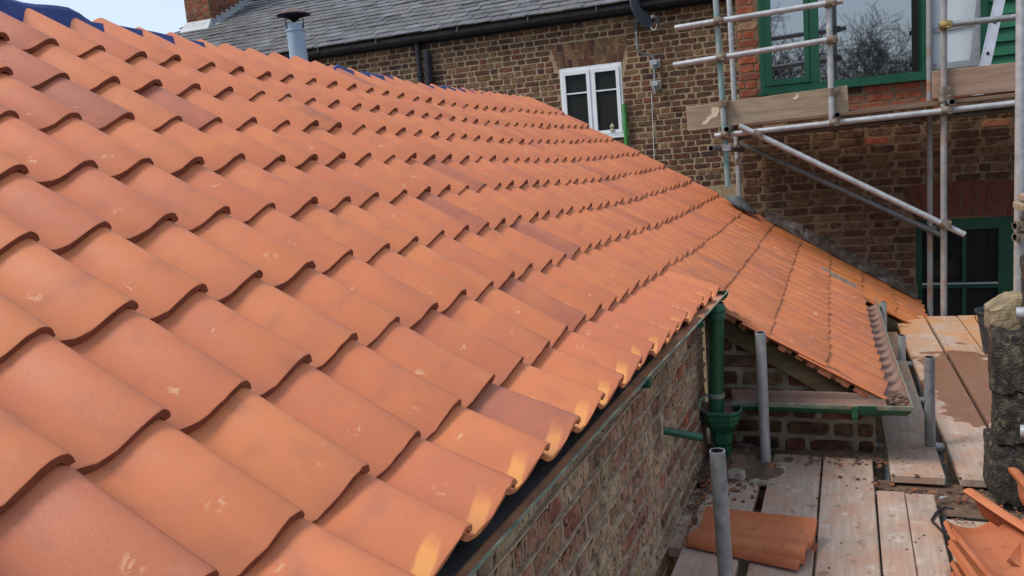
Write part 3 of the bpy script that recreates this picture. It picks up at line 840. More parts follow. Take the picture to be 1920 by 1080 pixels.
# gable wall
GY = 4.235
fr_g = (Vector((0, GY, 0)), Vector((1, 0, 0)), Vector((0, -1, 0)))
gA = G(14.25, 0.3) - NRM * 0.10; gB = G(14.25, -2.7) - NRM * 0.10
def gtop(x): return gA.z + (gB.z - gA.z) * (x - gA.x) / (gB.x - gA.x)
XR = 0.052
gw = MB()
ga = [Vector((WX + 0.002, GY, GZ)), Vector((XR, GY, GZ)), Vector((XR, GY, gtop(XR))), Vector((WX + 0.002, GY, gtop(WX)))]
gbk = [v + Vector((0, 0.22, 0)) for v in ga]
gw.add(ga + gbk, [(0, 1, 2, 3), (5, 4, 7, 6), (1, 5, 6, 2), (3, 2, 6, 7), (0, 3, 7, 4)])
gable = gw.build('gable_wall', M['mortar_grey'], lean)
def gspan(wa, wb):
    xm = gA.x + (wb + 0.005 - gA.z) * (gB.x - gA.x) / (gB.z - gA.z)
    return [(WX + 0.01, min(XR, xm))] if xm > WX + 0.05 else []
gb = bond(WX, XR, -2.05, -0.7, 0.083, 0.018, gspan, lambda u, w: M['brick_gable'], st=0.205, hdr=0.10)
lay_bricks(gable, fr_g, gb, 300, proud=0.010, sink=0.012)
sdw = MB(); sdw.box((XR - 0.22, GY + 0.22, GZ), (XR, 8.44, -1.56))
sdw.build('side_wall', M['mortar_brown'], lean)
# timber fascia at the eaves of both steps and the verge of the far strip
fs_ = MB()
a = G(29, -2.85) - NRM * 0.09; b = G(29, -4.85) - NRM * 0.09
e1 = Vector((0, 0.04, 0))
fs_.hexa([a - NRM * 0.10, b - NRM * 0.10, b - NRM * 0.10 + e1, a - NRM * 0.10 + e1, a, b, b + e1, a + e1])
fs_.build('barge_board', M['timber_dark'], lean)
mv = MB()
a = G(29.0, -1.75) + NRM * 0.002; b = G(29.0, -2.75) + NRM * 0.002
for i in range(7):
    p = a.lerp(b, i / 7); q = a.lerp(b, (i + 1) / 7)
    hh = NRM * (0.012 + 0.006 * nz(i, 5, 5)); s1 = Vector((0, 0.016 + 0.006 * nz(i, 1, 8), 0))
    mv.hexa([p - NRM * .05 - s1, q - NRM * .05 - s1, q - NRM * .05 + s1, p - NRM * .05 + s1, p + hh - s1, q + hh - s1, q + hh + s1, p + hh + s1])
mv.build('mortar_bedding', M['rubble'], lean)
# lean-to gutter: along the eave, round the corner, across the gable to the hopper
def leany(c): return G(c, -3).x
ge = G(14, -3)
gpath = []
gside = []
ZG = -1.232
for c in (29.2, 27, 25, 23, 21, 19, 17, 15):
    q = G(c, -3)
    gpath.append((q.x + 0.036, q.y, q.z - 0.068)); gside.append((1, 0, 0))
cx, cy = gpath[-1][0], 4.075
gpath.append((cx, cy, ZG)); gside.append((1.0, -1.0, 0))
for x in (-0.05, -0.25, -0.45, -0.585):
    gpath.append((x, cy, ZG - 0.002)); gside.append((0, -1, 0))
gut2 = gutter('gutter', gpath, gside, 0.052, 0.005, lean, [M['rust_dark'], M['green'], M['lip']])
jn = MB()
for x in (-0.02,):
    inn, out = half_round(0.058, 0.006)
    jn.sweep([(x, cy, ZG), (x + 0.075, cy, ZG)], [(u, w) for u, w in out] + [(u, w) for u, w in inn], [(0, -1, 0)] * 2, 0, True)
fix_normals(jn.build('gutter_joint', M['green'], gut2, smooth=40))
bk = MB(); bk.box((-0.050, cy - 0.065, ZG - 0.058), (-0.024, cy - 0.059, ZG - 0.006)); bk.box((-0.046, cy - 0.062, ZG - 0.078), (-0.028, cy - 0.048, ZG - 0.055))
bk.build('gutter_bracket', M['green'], gut2)
fb = MB(); fb.box((-0.60, 4.14, -1.262), (XR + 0.03, 4.165, -1.212)); fb.build('fascia', M['rust_dark'], lean)
lf = MB()
for i in range(26):
    p = Vector((cx + jit(0.035), 4.13 + random.random() * 0.16, ZG - 0.03 + random.random() * 0.02)); s = 0.006 + random.random() * 0.010
    lf.hexa([p + Vector((dx * s + jit(.003), dy * s * 0.7 + jit(.003), dz * s * 0.4)) for dz in (-1, 1) for dx, dy in ((-1, -1), (1, -1), (1, 1), (-1, 1))])
tag(lf.build('leaf_litter', M['dirt'], gut2), kind='stuff')
# mortar fillet where the slope meets the taller house
fl = MB(); prev = None
for i in range(64):
    r = 0.35 - i * (5.2 / 63)
    q = G(35.0, r); e = 0.010 * nz(r * 6, 1, 1); t = 0.035 + 0.04 * nz(r * 3, 3, 2) + 0.035 * nz(r * 12, 2, 2)
    cur = [Vector((q.x, 8.40 + e, q.z - 0.01)), Vector((q.x, 8.44 + e, q.z + 0.035)), Vector((q.x, 8.472, q.z + 0.05 + t * 0.5)), Vector((q.x, 8.492, q.z + 0.06 + t))]
    if prev:
        for k in range(3): fl.quad(prev[k], cur[k], cur[k + 1], prev[k + 1])
    prev = cur
fl.build('mortar_fillet', M['fillet'], lean, smooth=70)

# ------------------------------------------------------------------ taller house on the right, with green windows
RH = thing('brick_house', 'brick house with green framed windows and green boarding behind the scaffold', 'house')
HY = 8.5
fr_h = (Vector((0, HY, 0)), Vector((1, 0, 0)), Vector((0, -1, 0)))
X0, X1 = -1.045, 3.2
UW = (-0.842, 1.042, 0.425, 2.6)               # upper window strip
LWD = (0.468, 1.268, -2.6, -0.84)              # lower window
BRD = (1.042, 3.2, 0.425, 2.6)                 # boarded bay
holes = [UW, LWD, BRD]
hw = MB()
wall_sheet(hw, fr_h, X0, X1, GZ, 2.9, [UW, LWD, BRD], 0.2)
house_wall = hw.build('wall', M['mortar_brown'], RH)
def hmat(u, w):
    if w > 0.18 and (u < -0.84 or w < 0.43): return M['brick_red'] if random.random() < 0.9 else M['brick_right']
    if 0.02 < w <= 0.18 and random.random() < 0.4: return M['brick_red']
    if -0.25 < w <= 0.02 and random.random() < 0.1: return M['brick_red']
    return M['brick_right']
ARCH = (0.36, 1.376, -0.84, -0.535)
hb = bond(X0, X1, -2.2, 2.6, 0.0765, 0.011, spans(X0, X1, [UW, LWD, BRD, ARCH]), hmat, flemish=False, st=0.222)
def hscore(b):
    return (0 if -1.05 <= b[0] <= 1.45 and -1.75 <= b[1] <= 1.15 else 10) + (b[0] - 0.2) ** 2 * 0.2 + abs(b[1] + 0.1) * 0.3
lay_bricks(house_wall, fr_h, hb, 285, proud=0.007, sink=0.010, score=hscore)
def wedge_arch(parent, y, x0, x1, x0t, x1t, z0, z1, n, mat, camber=0.0, two=False):
    for i in range(n):
        a, b = i / n, (i + 1) / n
        g = 0.0055
        xa, xb = x0 + (x1 - x0) * a + g, x0 + (x1 - x0) * b - g
        ta, tb = x0t + (x1t - x0t) * a + g, x0t + (x1t - x0t) * b - g
        cz = lambda s: camber * (1 - (2 * s - 1) ** 2)
        cuts = [(0, 1)] if not two else ([(0, 0.64), (0.68, 1)] if i % 2 else [(0, 0.32), (0.36, 1)])
        for (c0, c1) in cuts:
            mb = MB(); pr = 0.008 + jit(0.003)
            lo, hi = z0 + (z1 - z0) * c0, z0 + (z1 - z0) * c1
            L = lambda s0, s1, t: s0 + (s1 - s0) * t
            pts = [(L(xa, ta, c0), lo + cz(a)), (L(xb, tb, c0), lo + cz(b)), (L(xb, tb, c1), hi + cz(b)), (L(xa, ta, c1), hi + cz(a))]
            mb.hexa([Vector((px + jit(.002), yy, pz + jit(.002))) for yy in (y - pr, y + 0.02) for (px, pz) in pts])
            mb.build('arch_brick', mat, parent)
wedge_arch(house_wall, HY, 0.455, 1.281, 0.345, 1.391, -0.842, -0.530, 15, M['brick_arch'], camber=0.018)

# upper window
win = MB()
FY0, FY1 = HY - 0.018, HY + 0.07
def bar(mb, x0, x1, z0, z1, y0=FY0, y1=FY1, mi=0): mb.box((x0, y0, z0), (x1, y1, z1), mi)
bar(win, -0.842, 1.042, 0.425, 0.475)                    # bottom rail
bar(win, -0.842, -0.795, 0.478, 2.6); bar(win, -0.400, -0.318, 0.478, 2.6)
bar(win, 0.528, 0.615, 0.478, 2.6); bar(win, 0.985, 1.042, 0.478, 2.6)
window = win.build('window', M['green_frame'], RH)
sl_ = MB(); bar(sl_, -0.868, 0.60, 0.398, 0.423, HY - 0.06, HY + 0.02); sl_.build('sill', M['green_frame'], window)
ca = MB()
for (a, b, c, d) in ((-0.792, -0.735, 0.482, 2.6), (-0.445, -0.403, 0.482, 2.6), (-0.735, -0.445, 0.482, 0.535)): bar(ca, a, b, c, d, HY - 0.026, HY + 0.05)
ca.build('casement', M['green_frame'], window)
pn = MB(); pn.box((-0.735, HY + 0.012, 0.535), (-0.445, HY + 0.018, 2.6)); pn.build('pane', M['glass_sky'], window)
pn = MB(); pn.box((-0.318, HY + 0.022, 0.475), (0.452, HY + 0.028, 2.6)); pn.build('pane', M['glass_sky'], window)
dj = MB(); bar(dj, 0.452, 0.500, 0.478, 2.6, HY - 0.004, HY + 0.05); dj.box((0.432, HY + 0.0, 0.80), (0.452, HY + 0.02, 0.83)); dj.box((0.432, HY + 0.0, 0.52), (0.452, HY + 0.02, 0.56)); dj.build('open_edge', M['dark_room'], window)
pn = MB(); bar(pn, 0.500, 0.526, 0.478, 2.6, HY + 0.01, HY + 0.05); pn.build('bead', M['green_frame'], window)
pn = MB(); pn.box((0.615, HY + 0.03, 0.475), (0.985, HY + 0.036, 2.6)); pn.build('pane_reflection', M['pane_reflection'], window)  # opaque sheet in place of glass, the pane's white reflection painted as its colour
pn = MB()
pn.hexa([Vector(v) for v in ((0.616, HY + 0.015, 0.79), (0.984, HY + 0.015, 0.82), (0.984, HY + 0.028, 0.82), (0.616, HY + 0.028, 0.79), (0.616, HY + 0.015, 0.835), (0.984, HY + 0.015, 0.86), (0.984, HY + 0.028, 0.86), (0.616, HY + 0.028, 0.835))])
pn.hexa([Vector(v) for v in ((0.90, HY + 0.010, 0.476), (0.984, HY + 0.010, 0.476), (0.984, HY + 0.014, 0.476), (0.90, HY + 0.014, 0.476), (0.975, HY + 0.010, 1.2), (0.984, HY + 0.010, 1.2), (0.984, HY + 0.014, 1.2), (0.975, HY + 0.014, 1.2))])
pn.box((0.616, HY + 0.011, 0.476), (0.90, HY + 0.016, 0.53)); pn.build('pane_bar', M['lead'], window)  # grey bars across the painted reflection
rm = MB(); rm.box((-0.84, HY + 0.20, 0.43), (1.04, HY + 0.22, 2.6)); rm.build('room_backing', M['dark_room'], window)
# green weatherboards
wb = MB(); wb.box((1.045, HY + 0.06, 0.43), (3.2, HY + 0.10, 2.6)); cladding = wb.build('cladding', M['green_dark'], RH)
z = 0.43
while z < 2.5:
    mb = MB(); h = 0.118
    mb.add([Vector(v) for v in ((1.047, HY - 0.008, z), (3.2, HY - 0.008, z), (3.2, HY + 0.022, z + h), (1.047, HY + 0.022, z + h), (1.047, HY + 0.058, z), (3.2, HY + 0.058, z), (3.2, HY + 0.058, z + h), (1.047, HY + 0.058, z + h))],
           [(0, 1, 2, 3), (0, 4, 5, 1), (3, 2, 6, 7), (0, 3, 7, 4), (1, 5, 6, 2)])
    mb.build('weatherboard', M['green_board'], cladding)
    z += 0.112
# lower window
lw = MB()
LY0, LY1 = HY + 0.015, HY + 0.09
for (a, b, c, d) in ((0.470, 0.520, -2.6, -0.84), (1.130, 1.266, -2.6, -0.84), (0.52, 1.13, -0.945, -0.84), (0.52, 1.13, -1.475, -1.438), (0.845, 0.880, -1.4375, -0.946), (0.845, 0.880, -2.6, -1.476)):
    bar(lw, a, b, c, d, LY0, LY1)
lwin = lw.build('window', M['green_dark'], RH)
pn = MB(); pn.box((0.52, HY - 0.004, -1.438), (1.13, HY + 0.03, -1.424)); pn.build('sash_bar', M['lead'], lwin)
for (a, b, c, d) in ((0.52, 0.845, -1.424, -0.945), (0.88, 1.13, -1.424, -0.945), (0.52, 0.845, -2.6, -1.475), (0.88, 1.13, -2.6, -1.475)):
    pn = MB(); pn.box((a, HY + 0.05, c), (b, HY + 0.056, d)); pn.build('pane', M['glass_dark'], lwin)

# ------------------------------------------------------------------ slate-roofed house at the back left
SH = thing('slate_house', 'long brick house with grey slate roof and black gutter behind the pantile roof', 'house')
SY = 11.2
fr_s = (Vector((0, SY, 0)), Vector((1, 0, 0)), Vector((0, -1, 0)))
SX0, SX1 = -11.8, -0.6
WW = (-3.722, -2.862, 0.20, 1.148)
ms = MB()
wall_sheet(ms, fr_s, SX0, SX1, GZ, 1.93, [WW], 0.2)
slate_wall = ms.build('wall', M['mortar_pale'], SH)
AR2 = (-3.80, -2.79, 1.148, 1.475)
sbk = bond(SX0, SX1, -0.55, 1.78, 0.0758, 0.0125, spans(SX0, SX1, [WW, AR2]), lambda u, w: M['brick_left'], flemish=True)
sbk = [b for b in sbk if b[0] > -8.6 or b[1] > 0.6]
def sscore(b):
    vis = -7.2 < b[0] < -1.0 and b[1] > (1.75 - 0.36 * (b[0] + 8.0)) * 0.85 - 0.35
    return (0 if vis else 10) + abs(b[0] + 2.7) * 0.3 + abs(b[1] - 0.9) * 0.5
lay_bricks(slate_wall, fr_s, sbk, 275, proud=0.008, sink=0.010, score=sscore)
wedge_arch(slate_wall, SY, -3.745, -2.845, -3.835, -2.745, 1.152, 1.472, 12, M['brick_left'], two=True)
# white casement window
ww = MB()
def wbar(mb, a, b, c, d, y0=SY - 0.004, y1=SY + 0.07): mb.box((a, y0, c), (b, y1, d))
wbar(ww, -3.720, -2.864, 1.098, 1.146); wbar(ww, -3.720, -2.864, 0.202, 0.232)
wbar(ww, -3.720, -3.690, 0.233, 1.097); wbar(ww, -2.894, -2.864, 0.233, 1.097); wbar(ww, -3.300, -3.276, 0.233, 1.097)
wwin = ww.build('window', M['white'], SH)
for (a, b) in ((-3.688, -3.302), (-3.274, -2.896)):
    cs_ = MB(); f = 0.046
    wbar(cs_, a, a + f, 0.235, 1.095, SY - 0.02, SY + 0.05); wbar(cs_, b - f, b, 0.235, 1.095, SY - 0.02, SY + 0.05)
    wbar(cs_, a + f, b - f, 1.049, 1.095, SY - 0.02, SY + 0.05); wbar(cs_, a + f, b - f, 0.235, 0.281, SY - 0.02, SY + 0.05)
    wbar(cs_, a + f, b - f, 0.796, 0.814, SY - 0.012, SY + 0.03)
    cso = cs_.build('casement', M['white'], wwin)
    pn = MB(); pn.box((a + f, SY + 0.012, 0.281), (b - f, SY + 0.018, 1.049)); pn.build('pane', M['glass_dark'], cso)
sl_ = MB(); wbar(sl_, -3.75, -2.835, 0.172, 0.199, SY - 0.06, SY + 0.02); sl_.build('sill', M['white'], wwin)
# slates
PH = rad(26)
SU = Vector((0, math.cos(PH), math.sin(PH))); SN = Vector((0, -math.sin(PH), math.cos(PH)))
EV = Vector((0, 11.04, 1.865))
rs_ = MB(); L = 6.2
rs_.quad(EV + Vector((SX0 - 0.05, 0, 0)), EV + Vector((SX1, 0, 0)), EV + SU * L + Vector((SX1, 0, 0)), EV + SU * L + Vector((SX0 - 0.05, 0, 0)))
bkp = EV + SU * L; dn = bkp + Vector((0, L * math.cos(PH), -L * math.sin(PH)))
rs_.quad(bkp + Vector((SX0 - 0.05, 0, 0)), bkp + Vector((SX1, 0, 0)), Vector((SX1, dn.y, dn.z)), Vector((SX0 - 0.05, dn.y, dn.z)))
slroof = rs_.build('roof', M['slate'], SH)
SLW, SLG = 0.262, 0.205
sm_ = []
for q in range(5):
    mb = MB(); t = 0.015; h = SLG * 1.45; wv = SLW / 2 - 0.005
    mb.hexa([Vector(v) for v in ((-wv + jit(.004), jit(.006), 0.008), (wv + jit(.004), jit(.006), 0.008), (wv, h, 0.001), (-wv, h, 0.001), (-wv + jit(.004), jit(.006), 0.008 + t), (wv + jit(.004), jit(.006), 0.008 + t), (wv, h, 0.004), (-wv, h, 0.004))])
    sm_.append(mb)
sl_mesh = [m.mesh('slate', M['slate']) for m in sm_]
slb = Matrix((Vector((1, 0, 0)), SU, SN)).transposed().to_4x4()
slots = []
for k in range(28):
    n = int((SX1 - SX0) / SLW)
    for i in range(n + 1):
        x = SX0 + (i + (0.5 if k % 2 else 0)) * SLW
        if x > SX1 - SLW / 2: continue
        slots.append((x, k))
def slscore(s):
    p = EV + Vector((s[0], 0, 0)) + SU * (s[1] * SLG)
    f = Vector(RZ).dot(p); up = -Vector(RY).dot(p) / f; rt = Vector(RX).dot(p) / f
    return (0 if (up < 0.345 and -0.37 < rt < 0.2) else 100) + p.length
slots.sort(key=slscore)
rest = MB()
for i, (x, k) in enumerate(slots):
    T = Matrix.Translation(EV + Vector((x + jit(.006), 0, 0)) + SU * (k * SLG - 0.03) + SN * (0.004 + random.random() * 0.008)) @ slb @ Matrix.Rotation(jit(0.022), 4, 'Z') @ Matrix.Rotation(jit(0.02), 4, 'Y')
    q = random.randrange(5)
    if i < 300:
        o = bpy.data.objects.new('slate', sl_mesh[q]); o.matrix_world = T; link(o); o.parent = slroof
    else:
        rest.add([T @ Vector(v) for v in sm_[q].v], sm_[q].f)
tag(rest.build('slate_courses', M['slate'], slroof), kind='stuff')
# eaves: soffit board and black gutter with hangers
fs_ = MB(); fs_.box((SX0, SY - 0.02, 1.715), (SX1, SY - 0.012 + 0.01, 1.86)); fs_.box((SX0, 11.06, 1.80), (SX1, SY - 0.02, 1.84))
fs_.build('fascia', M['black'], SH)
gpth = [(x, 11.075, 1.80) for x in (SX0 - 0.1, -8, -5, -2, SX1)]
bg_ = gutter('gutter', gpth, [(0, -1, 0)] * 5, 0.06, 0.006, SH, [M['black'], M['black'], M['black']])
for x in (-9, -7.4, -6.4, -5.1, -4.05, -3.1, -2.05, -1.3):
    h = MB(); h.box((x - 0.006, 11.005, 1.80), (x + 0.006, 11.10, 1.832)); h.tube((x, 11.02, 1.832), (x, 11.02, 1.852), 0.012, n=8); h.build('gutter_hanger', M['lead_dark'], bg_)
for (x, top, r, nm) in ((-5.795, 1.75, 0.040, 'downpipe'), (-5.655, 1.62, 0.055, 'soil_pipe')):
    d = MB(); d.tube((x, SY - 0.075, top), (x, SY - 0.075, -1.5), r, n=14, wall=0.006)
    d.lathe((x, SY - 0.075, 1.16 if nm == 'soil_pipe' else 1.27), [(r, 0), (r + 0.014, 0.002), (r + 0.014, 0.06), (r, 0.064)], 14)
    d.build(nm, [M['black'], M['hole']], SH, smooth=40)
gpz = MB(); gpz.tube((-2.842, SY - 0.05, 0.60), (-2.842, SY - 0.05, -2.0), 0.030, n=12); gpz.build('green_pipe', M['green_bright'], SH, smooth=40)
# chimney on the far left end of the slates
CX0, CX1, CY0, CY1 = -11.62, -11.06, 13.10, 14.25
ch = MB(); ch.box((CX0, CY0, 2.2), (CX1, CY1, 5.4)); chim = ch.build('chimney', M['mortar_brown'], SH)
def full(a, b):
    return lambda wa, wb: [(a, b)]
fr_c = (Vector((0, CY0, 0)), Vector((1, 0, 0)), Vector((0, -1, 0)))
cb = bond(CX0, CX1, 2.78, 4.2, 0.075, 0.011, full(CX0, CX1), lambda u, w: M['brick_chimney'])
lay_bricks(chim, fr_c, cb, 120, proud=0.006)
fr_c2 = (Vector((CX1, 0, 0)), Vector((0, 1, 0)), Vector((1, 0, 0)))
def cspan(wa, wb):
    ymax = 11.04 + (wa - 1.865) / math.tan(PH) 
    return [(CY0, min(CY1, ymax))] if ymax > CY0 + 0.05 else []
cb = bond(CY0, CY1, 2.78, 4.2, 0.075, 0.011, cspan, lambda u, w: M['brick_chimney'])
lay_bricks(chim, fr_c2, cb, 140, proud=0.006)
fl = MB()
zf = lambda y: 1.865 + (y - 11.04) * math.tan(PH)
fl.hexa([Vector(v) for v in ((CX0 - 0.06, CY0 - 0.16, zf(CY0 - 0.16) + 0.02), (CX1 + 0.06, CY0 - 0.16, zf(CY0 - 0.16) + 0.02), (CX1 + 0.06, CY0 - 0.012, zf(CY0) + 0.02), (CX0 - 0.06, CY0 - 0.012, zf(CY0) + 0.02), (CX0 - 0.06, CY0 - 0.16, zf(CY0 - 0.16) + 0.03), (CX1 + 0.06, CY0 - 0.16, zf(CY0 - 0.16) + 0.03), (CX1 + 0.02, CY0 - 0.012, zf(CY0) + 0.14), (CX0 - 0.02, CY0 - 0.012, zf(CY0) + 0.14))])
n = 8
for i in range(n):
    ya, yb = CY0 + (CY1 - CY0) * i / n, CY0 + (CY1 - CY0) * (i + 1) / n
    fl.hexa([Vector(v) for v in ((CX1 + 0.008, ya, zf(ya) + 0.0), (CX1 + 0.022, ya, zf(ya)), (CX1 + 0.022, yb, zf(yb)), (CX1 + 0.008, yb, zf(yb)), (CX1 + 0.008, ya, zf(yb) + 0.09), (CX1 + 0.022, ya, zf(yb) + 0.09), (CX1 + 0.022, yb, zf(yb) + 0.09), (CX1 + 0.008, yb, zf(yb) + 0.09))])
fl.hexa([Vector(v) for v in ((CX1 + 0.01, CY0, zf(CY0) + 0.022), (CX1 + 0.14, CY0, zf(CY0) + 0.022), (CX1 + 0.14, CY1, zf(CY1) + 0.022), (CX1 + 0.01, CY1, zf(CY1) + 0.022), (CX1 + 0.01, CY0, zf(CY0) + 0.032), (CX1 + 0.14, CY0, zf(CY0) + 0.030), (CX1 + 0.14, CY1, zf(CY1) + 0.030), (CX1 + 0.01, CY1, zf(CY1) + 0.032))])
fl.build('lead_flashing', M['lead'], chim)

# ------------------------------------------------------------------ flue pipe with cowl
FC = Vector((-3.64, 5.17, 0))
flue = thing('flue_pipe', 'pale blue-grey metal flue pipe with rusty conical cowl above the ridge', 'flue', loc=(FC.x, FC.y, -1.0))
flue_inv = Matrix.Translation((-FC.x, -FC.y, 1.0))
def fpart(mb, name, mats, parent=flue, sm=40):
    o = mb.build(name, mats, parent, sm); o.matrix_parent_inverse = flue_inv; return o
p = MB(); p.tube((FC.x + 0.03, FC.y, -1.0), (FC.x, FC.y, 1.055), 0.066, 0.062, n=20, wall=0.003); p.lathe((FC.x, FC.y, 1.0), [(0.063, 0), (0.068, 0.004), (0.068, 0.014), (0.063, 0.018)], 20)
fpart(p, 'pipe', [M['zinc'], M['hole']])
p = MB(); p.lathe((FC.x, FC.y, 1.115), [(0.118, 0), (0.119, 0.005), (0.085, 0.022), (0.03, 0.045), (0.001, 0.052)], 24)
p.lathe((FC.x, FC.y, 1.115), [(0.118, 0.0), (0.06, -0.012), (0.03, -0.03), (0.001, -0.05)], 24, 1)
fpart(p, 'cowl', [M['cowl'], M['cowl_under']])
for a in (0.15, 2.2, 4.3):
    p = MB(); dx, dy = math.cos(a), math.sin(a)
    p.tube((FC.x + dx * 0.067, FC.y + dy * 0.067, 1.02), (FC.x + dx * 0.067, FC.y + dy * 0.067, 1.118), 0.0035, n=6); fpart(p, 'strut', M['cowl_under'])

# ------------------------------------------------------------------ satellite dish
sat = thing('satellite_dish', 'dark satellite dish seen edge-on, on a bent pole fixed to the brown brick wall', 'satellite dish', loc=(-2.41, 11.2, 0.67))
si = Matrix.Translation((2.41, -11.2, -0.67))
def spart(mb, name, mats, sm=40):
    o = mb.build(name, mats, sat, sm); o.matrix_parent_inverse = si; return o
p = MB(); y = 11.09
p.path([(-2.412, y, 0.68), (-2.405, y, 1.10), (-2.415, y, 1.145), (-2.46, y - 0.02, 1.178), (-2.53, y - 0.06, 1.195), (-2.575, y - 0.09, 1.225), (-2.586, y - 0.10, 1.29), (-2.586, y - 0.10, 1.57)], 0.0165, 10)
spart(p, 'mast', M['galv'])
for z in (1.065, 0.80):
    p = MB(); p.box((-2.465, 11.175, z - 0.055), (-2.345, 11.192, z + 0.055)); p.box((-2.440, 11.06, z - 0.012), (-2.375, 11.175, z + 0.012))
    for dx in (-0.045, 0.045): p.tube((-2.408 + dx, 11.178, z + 0.03), (-2.408 + dx, 11.055, z + 0.03), 0.006, n=6)
    p.box((-2.452, 11.05, z - 0.018), (-2.365, 11.062, z + 0.042))
    spart(p, 'bracket', M['galv_light'])
# shallow dish, facing right and slightly towards the viewer
dm = MB(); nr, ns = 5, 28
DC = Vector((-2.50, 10.93, 1.70)); nrm = Vector((0.90, -0.28, 0.33)).normalized()
t1 = Vector((0, 0, 1)); t1 = (t1 - nrm * t1.dot(nrm)).normalized(); t2 = nrm.cross(t1)
vs = [DC - nrm * 0.035]; fs = []
for i in range(1, nr + 1):
    for k in range(ns):
        a = 2 * math.pi * k / ns; r = i / nr
        vs.append(DC + t1 * (0.235 * r * math.sin(a)) + t2 * (0.205 * r * math.cos(a)) + nrm * (-0.035 + 0.035 * r * r))
for k in range(ns): fs.append((0, 1 + k, 1 + (k + 1) % ns))
for i in range(nr - 1):
    for k in range(ns):
        j = (k + 1) % ns; b = 1 + i * ns
        fs.append((b + k, b + ns + k, b + ns + j, b + j))
dm.add(vs, fs)
n0 = len(vs)
dm.add([v - nrm * 0.006 for v in vs], [tuple(reversed(f)) for f in fs])
b = 1 + (nr - 1) * ns
for k in range(ns):
    j = (k + 1) % ns
    dm.f.append([b + k, n0 + b + k, n0 + b + j, b + j]); dm.mi.append(0)
spart(dm, 'dish', M['dish'], 60)
p = MB(); p.box((-2.615, 10.955, 1.50), (-2.55, 11.02, 1.60)); p.tube((-2.58, 10.98, 1.55), (-2.52, 10.945, 1.64), 0.02, n=8); spart(p, 'mount', M['black'])
p = MB(); p.path([(-2.45, 10.93, 1.49), (-2.38, 10.89, 1.50), (-2.30, 10.85, 1.545)], 0.008, 6); spart(p, 'feed_arm', M['dish'])
p = MB(); p.tube((-2.345, 10.87, 1.60), (-2.275, 10.85, 1.575), 0.030, n=12); p.box((-2.30, 10.82, 1.52), (-2.25, 10.87, 1.60)); spart(p, 'receiver', M['black'])
p = MB(); p.tube((-2.352, 10.872, 1.603), (-2.343, 10.870, 1.600), 0.028, n=12); spart(p, 'receiver_cap', M['white'])
p = MB(); p.path([(-2.29, 10.85, 1.52), (-2.31, 10.87, 1.46), (-2.35, 10.90, 1.45), (-2.39, 10.95, 1.49)], 0.006, 6); spart(p, 'lead', M['cable'])
cbm = MB(); cbm.path([(-2.478, 11.182, 0.70), (-2.482, 11.184, 0.40), (-2.488, 11.183, 0.1), (-2.492, 11.184, -0.5), (-2.49, 11.184, -1.6)], 0.0045, 6)
tag(cbm.build('cable', M['cable']), 'thin white cable running down the wall below the satellite dish pole', 'cable')

# ornament standing inside the white window
orn = MB(); orn.lathe((-3.03, SY - 0.012, 0.262), [(0.034, 0.0), (0.036, 0.012), (0.026, 0.02), (0.026, 0.05), (0.034, 0.055), (0.030, 0.072), (0.018, 0.088), (0.006, 0.094), (0.004, 0.115), (0.001, 0.118)], 14)
tag(orn.build('ornament', M['ornament'], smooth=40), 'small cream domed lantern ornament at the foot of the white window', 'ornament')

# ------------------------------------------------------------------ far scaffold in front of the green-windowed house
SC = thing('scaffold', 'galvanised tube scaffold with toe boards standing against the green-windowed house', 'scaffold')
TR = 0.02415
OY, IY = 7.6, 8.25
def tube_part(name, p0, p1, mat, parent=None, r=TR):
    mb = MB(); mb.tube(p0, p1, r, n=16, wall=0.004)
    return mb.build(name, [mat, M['hole']], parent or SC, smooth=40)
tube_part('standard', (-1.118, OY, 2.2), (-1.058, OY, -0.387), M['galv_green'])
tube_part('standard', (-0.207, OY, 2.2), (-0.199, OY, 0.05), M['galv_light'])
tube_part('standard', (0.634, OY, 2.2), (0.615, OY, GZ), M['galv_rusty'])
tube_part('standard', (-1.080, IY, 2.2), (-1.046, IY, -0.56), M['galv_light'])
tube_part('standard', (0.577, IY, 2.2), (0.561, IY, GZ), M['galv_rusty'])
tube_part('standard', (1.172, OY - 0.05, 0.103), (1.180, OY - 0.05, GZ), M['galv_light'])
yr = OY - 2 * TR - 0.004
tube_part('guard_rail', (-1.440, yr, 0.998), (-0.092, yr, 1.034), M['galv_light'])
tube_part('guard_rail', (-1.470, yr, 0.690), (-0.136, yr, 0.748), M['galv_light'])
tube_part('guard_rail', (0.590, yr, 0.752), (2.6, yr, 0.735), M['galv'])
tube_part('ledger', (-1.145, yr, 0.057), (2.6, yr, 0.150), M['galv_light'])
tube_part('ledger', (-1.10, IY + 0.05, 0.03), (2.6, IY + 0.05, 0.10), M['galv_dark'])
for x, z in ((-1.022, 0.103), (-0.152, 0.139), (0.668, 0.163)):
    tube_part('transom', (x, OY - 0.20, z), (x + 0.01, 8.43, z + 0.01), M['galv_dark'])
tube_part('transom', (-1.155, OY - 0.22, -0.045), (-1.015, IY + 0.1, -0.085), M['galv_dark'])
yb = yr - 2 * TR - 0.004
tube_part('brace', (-0.930, yb, 0.125), (0.762, yb, -0.872), M['galv_light'])
tube_part('brace', (-1.011, IY - 0.06, -0.03), (0.678, IY - 0.06, -0.965), M['galv_dark'])
